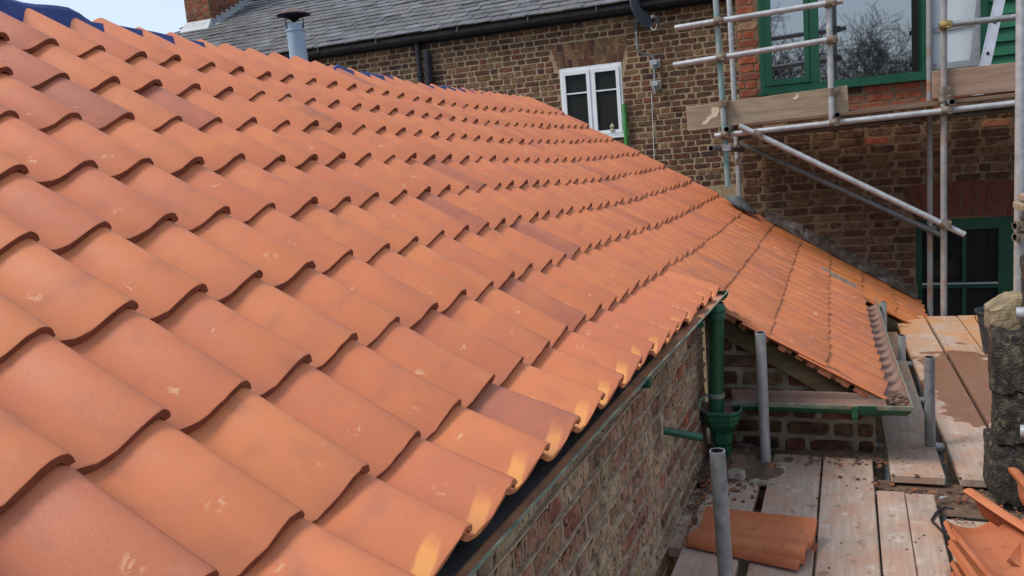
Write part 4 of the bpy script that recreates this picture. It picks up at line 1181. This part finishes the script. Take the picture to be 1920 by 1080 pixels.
def coupler(p, d, mat=M['coupler']):
    mb = MB(); p = Vector(p); d = Vector(d).normalized(); o = d.orthogonal().normalized()
    mb.tube(p - d * 0.028, p + d * 0.028, 0.034, n=12)
    q = p + Vector((0.034, -0.012, 0.0)); mb.hexa([q + Vector((a * 0.018, b_ * 0.020, c * 0.026)) for c in (-1, 1) for a, b_ in ((-1, -1), (1, -1), (1, 1), (-1, 1))])
    mb.tube(q + Vector((0.0, -0.04, 0.004)), q + Vector((0, 0.02, 0.004)), 0.009, n=6)
    return mb.build('coupler', mat, SC, smooth=40)
for (x, z) in ((-1.09, 1.007), (-0.203, 1.031), (-1.083, 0.707), (-0.202, 0.745), (-1.072, 0.06), (-0.199, 0.082), (0.622, 0.102)):
    coupler((x, OY, z), (0, 0, 1)); coupler((x + 0.01, yr, z), (1, 0, 0.02))
coupler((0.625, OY, 0.752), (0, 0, 1), M['brass']); coupler((0.625, yr, 0.752), (1, 0, 0), M['brass'])
coupler((-1.076, OY, 0.33), (0, 0, 1)); coupler((-0.199, OY, 0.335), (0, 0, 1)); coupler((0.622, OY, 0.26), (0, 0, 1)); coupler((0.622, OY, 0.20), (0, 0, 1))
coupler((-0.79, yb, 0.042), (1.7, 0, -1)); coupler((0.617, yb, -0.785), (1.7, 0, -1)); coupler((0.617, OY - 0.01, -0.785), (0, 0, 1))
coupler((-1.065, OY, -0.05), (0, 0, 1), M['galv_light']); coupler((-1.052, IY, -0.06), (0, 0, 1)); coupler((-1.05, IY, -0.19), (0, 0, 1)); coupler((0.567, IY, -0.90), (0, 0, 1))
# toe boards and deck boards lie on the tubes: things of their own
def plank(name, lo, hi, mat, label, cat='board', group=None, bevel=0.004, yaw=0.0, pitch=0.0, smooth=None):
    lo, hi = Vector(lo), Vector(hi); c = (lo + hi) / 2; h = (hi - lo) / 2
    mb = MB()
    b = bevel
    ln = 8
    axis = 1 if h.y > h.x else 0
    vs = []; fs = []
    def ring(s):
        e = b if abs(s) == 1 else 0
        if axis == 1:
            yy = h.y * s
            w = h.x - e; t = h.z - e
            return [(-w, yy, -t + b), (-w + b, yy, -t), (w - b, yy, -t), (w, yy, -t + b), (w, yy, t - b), (w - b, yy, t), (-w + b, yy, t), (-w, yy, t - b)]
        xx = h.x * s; w = h.y - e; t = h.z - e
        return [(xx, w, -t + b), (xx, w - b, -t), (xx, -w + b, -t), (xx, -w, -t + b), (xx, -w, t - b), (xx, -w + b, t), (xx, w - b, t), (xx, w, t - b)]
    L_ = h[axis]
    ss = [-1, -1 + b / L_] + [-0.66, -0.33, 0, 0.33, 0.66] + [1 - b / L_, 1]
    for s in ss:
        rr = ring(s if abs(s) in (0, 1) else (s if abs(s) != 1 else s))
        dz = 0.0025 * nz(s * 2, c.x * 3, c.y)
        vs += [Vector((x + 0.0015 * nz(s * 7, c.x, 3), y, z + dz)) for x, y, z in rr]
    for i in range(len(ss) - 1):
        for k in range(8):
            j = (k + 1) % 8
            fs.append((i * 8 + k, i * 8 + j, i * 8 + 8 + j, i * 8 + 8 + k))
    fs += [tuple(reversed(range(8))), tuple(len(vs) - 8 + k for k in range(8))]
    mb.add(vs, fs)
    o = fix_normals(mb.build(name, mat))
    o.location = c; o.rotation_euler = (pitch, 0, yaw)
    return tag(o, label, cat, group)
tb = plank('toe_board', (-1.392, OY + 0.03, 0.140), (-0.070, OY + 0.068, 0.352), M['toe'], 'weathered toe board with pale splashes below the green window, left of the two', 'board')
tb.rotation_euler = (0, -0.035, 0)
for out in (((-1.262, .188), (-1.235, .176), (-1.212, .192), (-1.196, .214), (-1.168, .228), (-1.138, .232), (-1.112, .262), (-1.104, .296), (-1.122, .318), (-1.146, .310), (-1.158, .322), (-1.176, .298), (-1.172, .268), (-1.196, .252), (-1.216, .240), (-1.226, .216), (-1.254, .208)),
            ((-0.505, .300), (-0.47, .292), (-0.448, .312), (-0.452, .340), (-0.468, .336), (-0.478, .316))):
    mb = MB(); n = len(out); m = (sum(p[0] for p in out) / n, sum(p[1] for p in out) / n)
    mb.add([Vector((px, OY + 0.0275, pz)) for px, pz in out] + [Vector((m[0] + (px - m[0]) * 1.04, OY + 0.033, m[1] + (pz - m[1]) * 1.04)) for px, pz in out], [tuple(range(n))] + [(k, n + k, n + (k + 1) % n, (k + 1) % n) for k in range(n)])
    o = mb.build('splash', M['plaster'], tb); o.matrix_parent_inverse = Matrix.Translation(-tb.location)
tb2 = plank('toe_board', (0.552, OY + 0.03, 0.205), (2.5, OY + 0.068, 0.420), M['toe_pink'], 'pinkish brown toe board with knots at the right, below the ladder', 'board')
for i, (ya, yb_) in enumerate(((7.665, 7.885), (7.895, 8.115), (8.125, 8.345))):
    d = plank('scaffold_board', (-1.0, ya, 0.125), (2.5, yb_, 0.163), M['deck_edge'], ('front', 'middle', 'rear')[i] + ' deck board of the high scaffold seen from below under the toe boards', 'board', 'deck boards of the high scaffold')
    d.rotation_euler = (0, -0.024, 0)
    d.location.z += 0.035
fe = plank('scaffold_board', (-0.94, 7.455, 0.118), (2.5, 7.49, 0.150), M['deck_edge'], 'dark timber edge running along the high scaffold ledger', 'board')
fe.rotation_euler = (0, -0.024, 0); fe.location = (0.78, 7.625, 0.168)
# lead slate and post foot where the inner standard meets the roof corner
ls = MB(); b0 = G(34.6, 0.7)
n = 12; vs = [Vector((-1.046, 8.25, -0.50))]
for k in range(n):
    a = 2 * math.pi * k / n; r = 0.13 + 0.03 * nz(k, 2, 2)
    x = -1.03 + r * math.cos(a) * 1.1; yy = 8.25 + r * math.sin(a) * 1.2
    vs.append(Vector((x, yy, -0.60 - (x + 1.03) * 0.62 + 0.015 * nz(k * 1.7, 1, 5))))
ls.add(vs, [(0, 1 + k, 1 + (k + 1) % n) for k in range(n)])
ls.add([v - Vector((0, 0, 0.012)) for v in vs], [(0, 1 + (k + 1) % n, 1 + k) for k in range(n)])
tag(ls.build('lead_sheet', M['lead_dark']), 'crumpled grey lead sheet round a scaffold pole foot at the roof corner', 'lead sheet')
# ladder leaning behind the right toe board
lad = thing('ladder', 'aluminium ladder leaning against the green weatherboards at the top right', 'ladder', loc=(0.96, 8.0, 0.2))
li = Matrix.Translation((-0.96, -8.0, -0.2))
for (a, b_) in (((0.90, 8.0, 0.15), (1.30, 8.40, 1.9)), ((1.27, 8.0, 0.15), (1.67, 8.40, 1.9))):
    mb = MB(); a, b_ = Vector(a), Vector(b_); d = (b_ - a).normalized(); s = Vector((1, 0, 0)); s = (s - d * s.dot(d)).normalized(); t = d.cross(s)
    if a.x > 1.1: continue
    mb.hexa([p + s * u + t * w for p in (a, b_) for u, w in ((-0.032, -0.014), (0.032, -0.014), (0.032, 0.014), (-0.032, 0.014))])
    mb.hexa([p + s * u + t * w for p in (a, b_) for u, w in ((-0.040, -0.018), (-0.030, -0.018), (-0.030, 0.018), (-0.040, 0.018))])
    mb.hexa([p + s * u + t * w for p in (a, b_) for u, w in ((0.030, -0.018), (0.040, -0.018), (0.040, 0.018), (0.030, 0.018))])
    o = fix_normals(mb.build('stile', M['alu'], lad)); o.matrix_parent_inverse = li
    for k in range(7):
        p = a.lerp(b_, 0.08 + 0.14 * k)
        mb = MB(); mb.tube(p + t * 0.025 + Vector((0.0, 0, 0)), p - t * 0.025, 0.012, n=10); o = mb.build('rung_end', M['hole'], lad); o.matrix_parent_inverse = li
        mb = MB(); mb.tube(p + t * 0.02, p + Vector((0.06, 0.16, 0.02)), 0.012, n=8); o = mb.build('rung', M['alu'], lad); o.matrix_parent_inverse = li

# ------------------------------------------------------------------ near scaffold: standards poking up through the platform
NS = thing('scaffold', 'low scaffold of grey tube posts and cross tubes carrying the walkway boards', 'scaffold')
tube_part('standard', (-0.417, 2.526, -0.932), (-0.372, 2.57, GZ), M['galv'], NS)
tube_part('standard', (-0.437, 3.99, -0.885), (-0.428, 4.06, GZ), M['galv_light'], NS)
tube_part('standard', (0.294, 4.36, -1.085), (0.300, 4.38, GZ), M['galv'], NS)
tube_part('standard', (0.243, 6.05, -1.360), (0.247, 6.07, GZ), M['galv_light'], NS)
tube_part('standard', (0.157, 7.02, -1.315), (0.160, 7.03, GZ), M['galv_light'], NS)
tube_part('standard', (0.735, 4.85, 1.2), (0.735, 4.85, GZ), M['galv_light'], NS)
for y in (2.45, 3.86, 4.55, 5.35, 6.2, 7.0):
    tube_part('transom', (0.02 if y > 4 else -0.70, y, -1.598), (1.5, y, -1.598), M['galv_light'], NS)
tube_part('transom', (-0.72, 2.78, -1.604), (-0.30, 2.82, -1.604), M['galv'], NS)
tube_part('ledger', (0.340, 2.0, -1.65), (0.35, 7.4, -1.65), M['galv'], NS)
tube_part('putlog', (0.527, 3.42, -1.125), (0.95, 3.35, -1.12), M['galv_light'], NS)
tube_part('putlog', (0.560, 3.75, -0.752), (0.95, 3.70, -0.745), M['galv_light'], NS)
tube_part('putlog', (0.735, 4.80, -0.475), (1.2, 4.5, -0.475), M['galv'], NS)
for (z0, y0) in ((-0.52, 4.80), (-0.575, 4.80)):
    mb = MB(); mb.tube((0.700, y0 - 0.05, z0), (0.755, y0 - 0.02, z0), 0.022, n=12, wall=0.006); mb.box((0.712, y0 - 0.06, z0 - 0.02), (0.760, y0 + 0.05, z0 + 0.02)); mb.build('coupler', [M['coupler'], M['hole']], NS, smooth=40)
for i, z0 in enumerate((-0.418, -0.378)):
    plank('scaffold_board', (0.695 + 0.022 * i, 4.55, z0 - 0.014), (1.4, 4.78, z0 + 0.018), M['toe'], ('lower', 'upper')[i] + ' of two pale board ends stacked at the right edge', 'board', 'pale stacked boards')

# walkway boards
BZ = -1.53
def wboard(x0, x1, y0, y1, label, dz=0.0, yaw=0.0):
    return plank('scaffold_board', (x0, y0, BZ - 0.038 + dz), (x1, y1, BZ + dz), M['board'], label, 'board', 'walkway scaffold boards', yaw=yaw)
wboard(-0.655, -0.436, 1.3, 3.82, 'dusty walkway board nearest the old brick wall, under the fallen pantile', yaw=0.004)
wboard(-0.395, -0.175, 1.2, 4.15, 'dusty walkway board second from the old brick wall, ending at the gable', yaw=0.010)
wboard(-0.166, 0.050, 1.2, 4.14, 'dusty walkway board third from the old brick wall, ending at the gable', yaw=0.010)
wboard(0.060, 0.168, 1.2, 3.765, 'left half of the narrow split pale walkway boards', yaw=0.010)
wboard(0.171, 0.281, 1.2, 3.758, 'right half of the narrow split pale walkway boards beside the bent wire', yaw=0.010)
wboard(0.292, 0.51, 1.2, 3.55, 'walkway board lying under the stack of spare pantiles', dz=-0.012)
wboard(0.068, 0.288, 3.952, 6.9, 'short-ended walkway board passing under the lean-to gutter corner', dz=0.004, yaw=0.028)
wboard(0.318, 0.535, 3.958, 7.52, 'long far walkway board between the two short grey posts', dz=0.004, yaw=0.0385)
wboard(0.556, 0.772, 3.96, 7.50, 'middle far walkway board with the dark wet stain', dz=0.004, yaw=0.0385)
wboard(0.778, 0.995, 4.2, 7.53, 'far walkway board beside the black bucket', dz=0.004, yaw=0.0385)
# lower dirt-covered boards crossing under the joints
plank('scaffold_board', (-0.70, 3.80, BZ - 0.094), (0.95, 4.02, BZ - 0.05), M['dirt'], 'dirt-covered cross board in the gap below the walkway boards', 'board')
for i, (y0, y1) in enumerate(((3.10, 3.30), (3.31, 3.50), (3.51, 3.70))):
    plank('timber_block', (-0.722, y0, BZ - 0.064), (-0.60 + 0.006 * i, y1, BZ - 0.022), M['board'], ('nearest', 'middle', 'farthest')[i] + ' of three short timber blocks packed against the old brick wall', 'timber', 'timber packing blocks')
# dirt heaps
def heap(name, cx, cy, rx, ry, h, z, mat, label, seed):
    mb = MB(); nx = 26; vs = []; fs = []
    for j in range(nx + 1):
        for i in range(nx + 1):
            u, v = -1 + 2 * i / nx, -1 + 2 * j / nx
            d = max(0.0, 1 - (u * u + v * v) ** 0.5 + 0.5 * nz(u * 2 + seed, v * 2, seed))
            vs.append(Vector((cx + u * rx, cy + v * ry, z - 0.012 + h * min(1, d * 1.3) * (0.6 + 0.7 * abs(nz(u * 5, v * 5, seed + 3))) + 0.006 * nz(u * 16, v * 16, seed))))
    for j in range(nx):
        for i in range(nx):
            a = j * (nx + 1) + i
            fs.append((a, a + 1, a + nx + 2, a + nx + 1))
    mb.add(vs, fs)
    return tag(mb.build(name, mat, smooth=80), label, kind='stuff')
heap('dirt', -0.55, 4.03, 0.24, 0.26, 0.085, BZ - 0.006, M['dirt'], 'heap of crumbly clay dirt below the green hopper', 1.3)
heap('dirt', -0.10, 4.19, 0.28, 0.055, 0.03, BZ, M['dirt'], 'line of spilled mortar along the foot of the gable', 4.4)
heap('dirt', 0.42, 3.84, 0.42, 0.15, 0.03, BZ - 0.05, M['dirt'], 'trodden dirt filling the gap between the board ends', 6.1)
# crumbs of clay and mortar
cr = MB()
spots = [(-0.56, 3.85, 0.14, 0.30, 400), (-0.66, 3.6, 0.04, 0.35, 260), (-0.41, 3.95, 0.03, 0.16, 120), (-0.1, 4.1, 0.3, 0.09, 200), (0.35, 3.84, 0.35, 0.12, 300), (0.21, 4.12, 0.06, 0.06, 40), (0.0, 3.3, 0.7, 0.75, 110), (0.5, 5.4, 0.3, 1.4, 50), (0.45, 3.5, 0.2, 0.2, 150)]
for (x, y, rx, ry, n) in spots:
    for _ in range(n):
        s = 0.0012 + (0.0075 if n > 150 else 0.0035) * random.random() ** 3
        p = Vector((random.gauss(x, rx * 0.5), random.gauss(y, ry * 0.5), BZ + s * 0.4))
        if p.x < WX + 0.03 or (p.y > GY - 0.02 and p.x < XR): continue
        if 3.8 < p.y < 3.95 and p.x > 0.06: p.z -= 0.045
        cr.hexa([p + Vector((dx * s * (1 + jit(.4)), dy * s * (1 + jit(.4)), dz * s * 0.6)) for dz in (-1, 1) for dx, dy in ((-1, -1), (1, -1), (1, 1), (-1, 1))], random.choice((0, 0, 1)))
tag(cr.build('crumbs', [M['dirt'], M['clay_bit']]), 'loose clay and mortar crumbs scattered over the boards', kind='stuff')
def rock(name, c, size, mat, label, cat, seed):
    bm = bmesh.new(); bmesh.ops.create_icosphere(bm, subdivisions=3, radius=1)
    for v in bm.verts:
        d = v.co.normalized(); m = max(abs(d.x), abs(d.y), abs(d.z))
        k = (0.45 + 0.55 / m) * (1 + 0.18 * nz(d.x * 1.7 + seed, d.y * 1.7, d.z * 1.7) + 0.06 * nz(d.x * 6, d.y * 6, d.z * 6 + seed))
        v.co = Vector((d.x * k * size[0], d.y * k * size[1], d.z * k * size[2]))
    me = bpy.data.meshes.new(name); bm.to_mesh(me); bm.free(); me.materials.append(mat)
    o = link(bpy.data.objects.new(name, me)); o.location = c
    return tag(o, label, cat)
rock('stone_lump', (-0.545, 3.79, BZ + 0.018), (0.042, 0.036, 0.026), M['rubble'], 'pale broken stone lump on the board below the hopper', 'stone', 2.0)
rock('stone_chip', (-0.43, 3.755, BZ + 0.004), (0.055, 0.016, 0.011), M['rubble'], 'long thin pale chip beside the broken stone lump', 'stone', 5.0)
rock('clay_shard', (-0.408, 3.93, BZ + 0.012), (0.016, 0.034, 0.020), M['clay_bit'], 'orange tile shard at the foot of the second post', 'tile shard', 9.0)

# ------------------------------------------------------------------ loose pantiles
def place_loose(name, loc, rot, label, group, mat=M['tile'], v=None):
    ob = bpy.data.objects.new(name, tile_mesh(random.randrange(NT_) if v is None else v, mat))
    ob.location = loc; ob.rotation_euler = rot
    link(ob)
    return tag(ob, label, 'roof tile', group)
kl = NT('loose terracotta', 0.7, spec=0.25)
cl = kl.ramp(kl.rnd(), [(0.0, (0.44, 0.130, 0.050)), (0.35, (0.36, 0.100, 0.042)), (0.65, (0.50, 0.165, 0.068)), (1.0, (0.31, 0.092, 0.045))])
pl = kl.pos()
cl = kl.mix(kl.math('MULTIPLY', kl.step(kl.noise(pl, 8, 4), 0.45, 0.7), 0.5), cl, (0.52, 0.20, 0.10))
cl = kl.mix(kl.math('MULTIPLY', kl.step(kl.noise(pl, 24, 4), 0.58, 0.70), 0.45), cl, (0.22, 0.085, 0.05))
kl.color(cl); kl.bump(kl.noise(pl, 60, 3), 0.3, 0.003)
M['tile_loose'] = kl.m
place_loose('pantile', (-0.600, 3.255, BZ + 0.116), (rad(2), rad(17), rad(-98.5)), 'upper of two fallen pantiles lying across the boards behind the near post', 'fallen pantiles', M['tile_loose'])
place_loose('pantile', (-0.590, 3.270, BZ + 0.050), (rad(0), rad(3), rad(-104)), 'lower of two fallen pantiles, its curved end showing under the other', 'fallen pantiles', M['tile_loose'])
SX, SYY = 0.330, 2.78
for i in range(5):
    place_loose('pantile', (0.335 + 0.009 * i + 0.010 * (i == 4), 2.64 + 0.014 * i + (0.05 if i == 2 else 0), BZ + 0.050 + 0.034 * i), (rad(-1), rad(1), rad(7 + 1.5 * i)), ('bottom', 'second', 'third', 'fourth', 'top')[i] + ' pantile of the nested stack at the bottom right corner', 'stacked pantiles', M['tile_loose'])
place_loose('pantile', (0.340, 2.98, BZ + 0.070), (rad(1), rad(2), rad(7)), 'upturned trough pantile at the left front of the spare tile pile', 'spare pantile pile', M['tile_loose'])
place_loose('pantile', (0.505, 3.37, BZ + 0.115), (rad(-1), rad(-34), rad(207)), 'pantile leaning on edge across the top of the spare tile pile', 'spare pantile pile', M['tile_loose'])
place_loose('pantile', (0.640, 3.40, BZ + 0.120), (rad(-2), rad(-52), rad(190)), 'pantile standing on edge behind the trough tile of the pile', 'spare pantile pile', M['tile_loose'])
place_loose('pantile', (0.430, 2.90, BZ + 0.185), (rad(4), rad(5), rad(-24)), 'half hidden pantile with rounded nose under the leaning tile', 'spare pantile pile', M['tile_loose'])
place_loose('pantile', (0.545, 3.45, BZ + 0.17), (rad(-4), rad(62), rad(188)), 'pantile on edge at the far right of the spare pile', 'spare pantile pile', M['tile_loose'])
mb = MB(); mb.path([(0.325, 3.60, BZ + 0.012), (0.300, 3.615, BZ + 0.010), (0.262, 3.56, BZ + 0.008), (0.240, 3.485, BZ + 0.008), (0.243, 3.465, BZ + 0.008), (0.275, 3.37, BZ + 0.008), (0.330, 3.24, BZ + 0.010)], 0.005, 8)
tag(mb.build('bent_wire', M['wire'], smooth=50), 'bent black wire lying on the boards beside the spare tiles', 'wire')

# ------------------------------------------------------------------ bucket
BK = thing('bucket', 'black rubber builder\'s bucket standing on the far boards beside the dark stone pier', 'bucket', loc=(0.858, 6.28, BZ))
bi = Matrix.Translation((-0.858, -6.28, -BZ))
mb = MB(); mb.lathe((0.858, 6.28, BZ + 0.006), [(0.0, 0.0), (0.105, 0.0), (0.110, 0.004), (0.150, 0.27), (0.162, 0.272), (0.163, 0.284), (0.150, 0.286), (0.146, 0.27), (0.106, 0.02), (0.0, 0.018)], 26)
o = mb.build('body', M['bucket'], BK, 40); o.matrix_parent_inverse = bi
mb = MB(); mb.lathe((0.858, 6.28, BZ + 0.20), [(0.0, 0.004), (0.08, 0.0), (0.137, 0.0)], 26); o = mb.build('water', M['pier_top'], BK, 60); o.matrix_parent_inverse = bi
mb = MB(); mb.path([(0.858 + 0.165 * math.cos(a), 6.28 - 0.03 - 0.12 * math.sin(a) * 0.4, BZ + 0.27 - 0.12 * math.sin(a)) for a in [math.pi * k / 10 for k in range(11)]], 0.003, 6); o = mb.build('handle', M['wire'], BK, 50); o.matrix_parent_inverse = bi

# ------------------------------------------------------------------ blackened pier at the right edge
pier = thing('stone_pier', 'blackened pier of rough stacked stones with one pale shoulder stone at the right edge', 'pier', loc=(0.60, 3.85, BZ))
pi_ = Matrix.Translation((-0.60, -3.85, -BZ))
def rough_stone(c, h, seed, mat, top_cut=0.0):
    bm = bmesh.new(); bmesh.ops.create_icosphere(bm, subdivisions=4, radius=1)
    for v in bm.verts:
        d = v.co.normalized(); m = max(abs(d.x), abs(d.y), abs(d.z))
        k = (0.16 + 0.84 / m) * (1 + 0.10 * nz(d.x * 1.6 + seed, d.y * 1.6, d.z * 1.6) + 0.07 * nz(d.x * 4 + seed, d.y * 4, d.z * 4) + 0.035 * nz(d.x * 10, d.y * 10 + seed, d.z * 10))
        p = Vector((d.x * k * h[0], d.y * k * h[1], d.z * k * h[2]))
        if top_cut: p.z = min(p.z, h[2] * 0.9 + top_cut * (p.x / h[0]))     # split sloping top
        v.co = p
    me = bpy.data.meshes.new('stone'); bm.to_mesh(me); bm.free(); me.materials.append(mat)
    me.shade_smooth(); me.set_sharp_from_angle(angle=rad(42))
    o = bpy.data.objects.new('stone', me); link(o, pier); o.matrix_parent_inverse = pi_
    o.location = c; o.rotation_euler = (jit(0.05), jit(0.05), jit(0.18))
zz = BZ - 0.02
for i, (hh, hx, ox) in enumerate(((0.155, 0.150, 0.0), (0.120, 0.135, 0.012), (0.140, 0.145, -0.006), (0.110, 0.135, 0.010))):
    rough_stone((0.735 + ox, 3.95, zz + hh), (hx, 0.16, hh), 3.1 + i * 5.7, M['pier']); zz += hh * 1.86
zz = BZ - 0.02
for i, (hh, hx, ox) in enumerate(((0.135, 0.080, 0.0), (0.115, 0.070, 0.006), (0.125, 0.074, -0.002))):
    rough_stone((0.556 + ox, 3.84, zz + hh), (hx, 0.12, hh), 11.3 + i * 4.3, M['pier']); zz += hh * 1.86
rough_stone((0.565, 3.97, -0.80), (0.075, 0.09, 0.085), 27.0, M['pier_top'], 0.05)

# ------------------------------------------------------------------ bare trees behind the viewer (mirrored in the green window)
def tree(x, y, h, spread, seed, label, trunk_r=0.22, levels=4):
    rnd_ = random.Random(seed)
    t = thing('bare_tree', label, 'tree', 'bare trees behind the viewer', loc=(x, y, GZ))
    trunk = MB(); crown = MB()
    def limb(p, d, L, r, lev, mb):
        n = 4; pts = [p]; rs = [r]
        for i in range(n):
            d = (d + Vector((rnd_.uniform(-.22, .22), rnd_.uniform(-.22, .22), rnd_.uniform(-.06, .20)))).normalized()
            p = p + d * (L / n); pts.append(p); rs.append(max(0.011, r * (1 - 0.17 * (i + 1))))
        mb.path(pts, rs, 5 if lev < 2 else 3)
        if lev >= levels: return
        for i in range(1, n + 1):
            for _ in range(2 if lev < 2 else 2):
                if lev == 0 and i < 2: continue
                a = rnd_.uniform(0, 2 * math.pi); o = d.orthogonal().normalized(); q = d.cross(o)
                nd = (d * rnd_.uniform(0.35, 0.8) + (o * math.cos(a) + q * math.sin(a)) * spread).normalized()
                limb(pts[i], nd, L * rnd_.uniform(0.5, 0.72), rs[i] * 0.58, lev + 1, crown)
    limb(Vector((0, 0, 0)), Vector((0.02, 0, 1)), h * 0.46, trunk_r, 0, trunk)
    trunk.build('trunk', M['bark'], t, 60); crown.build('crown', M['bark'], t)
tree(0.6, -24, 9.6, 0.85, 3, 'broad bare tree behind the viewer, mirrored in the large green window')
tree(-3.6, -17, 8.5, 0.6, 11, 'slender bare tree behind the viewer, mirrored in the left casement', 0.12)
tree(5.2, -27, 8.4, 0.8, 23, 'low bare tree behind the viewer, right of the broad one', 0.18)
tree(-8.5, -28, 9.0, 0.8, 31, 'bare tree behind the viewer, far left of the others', 0.2)
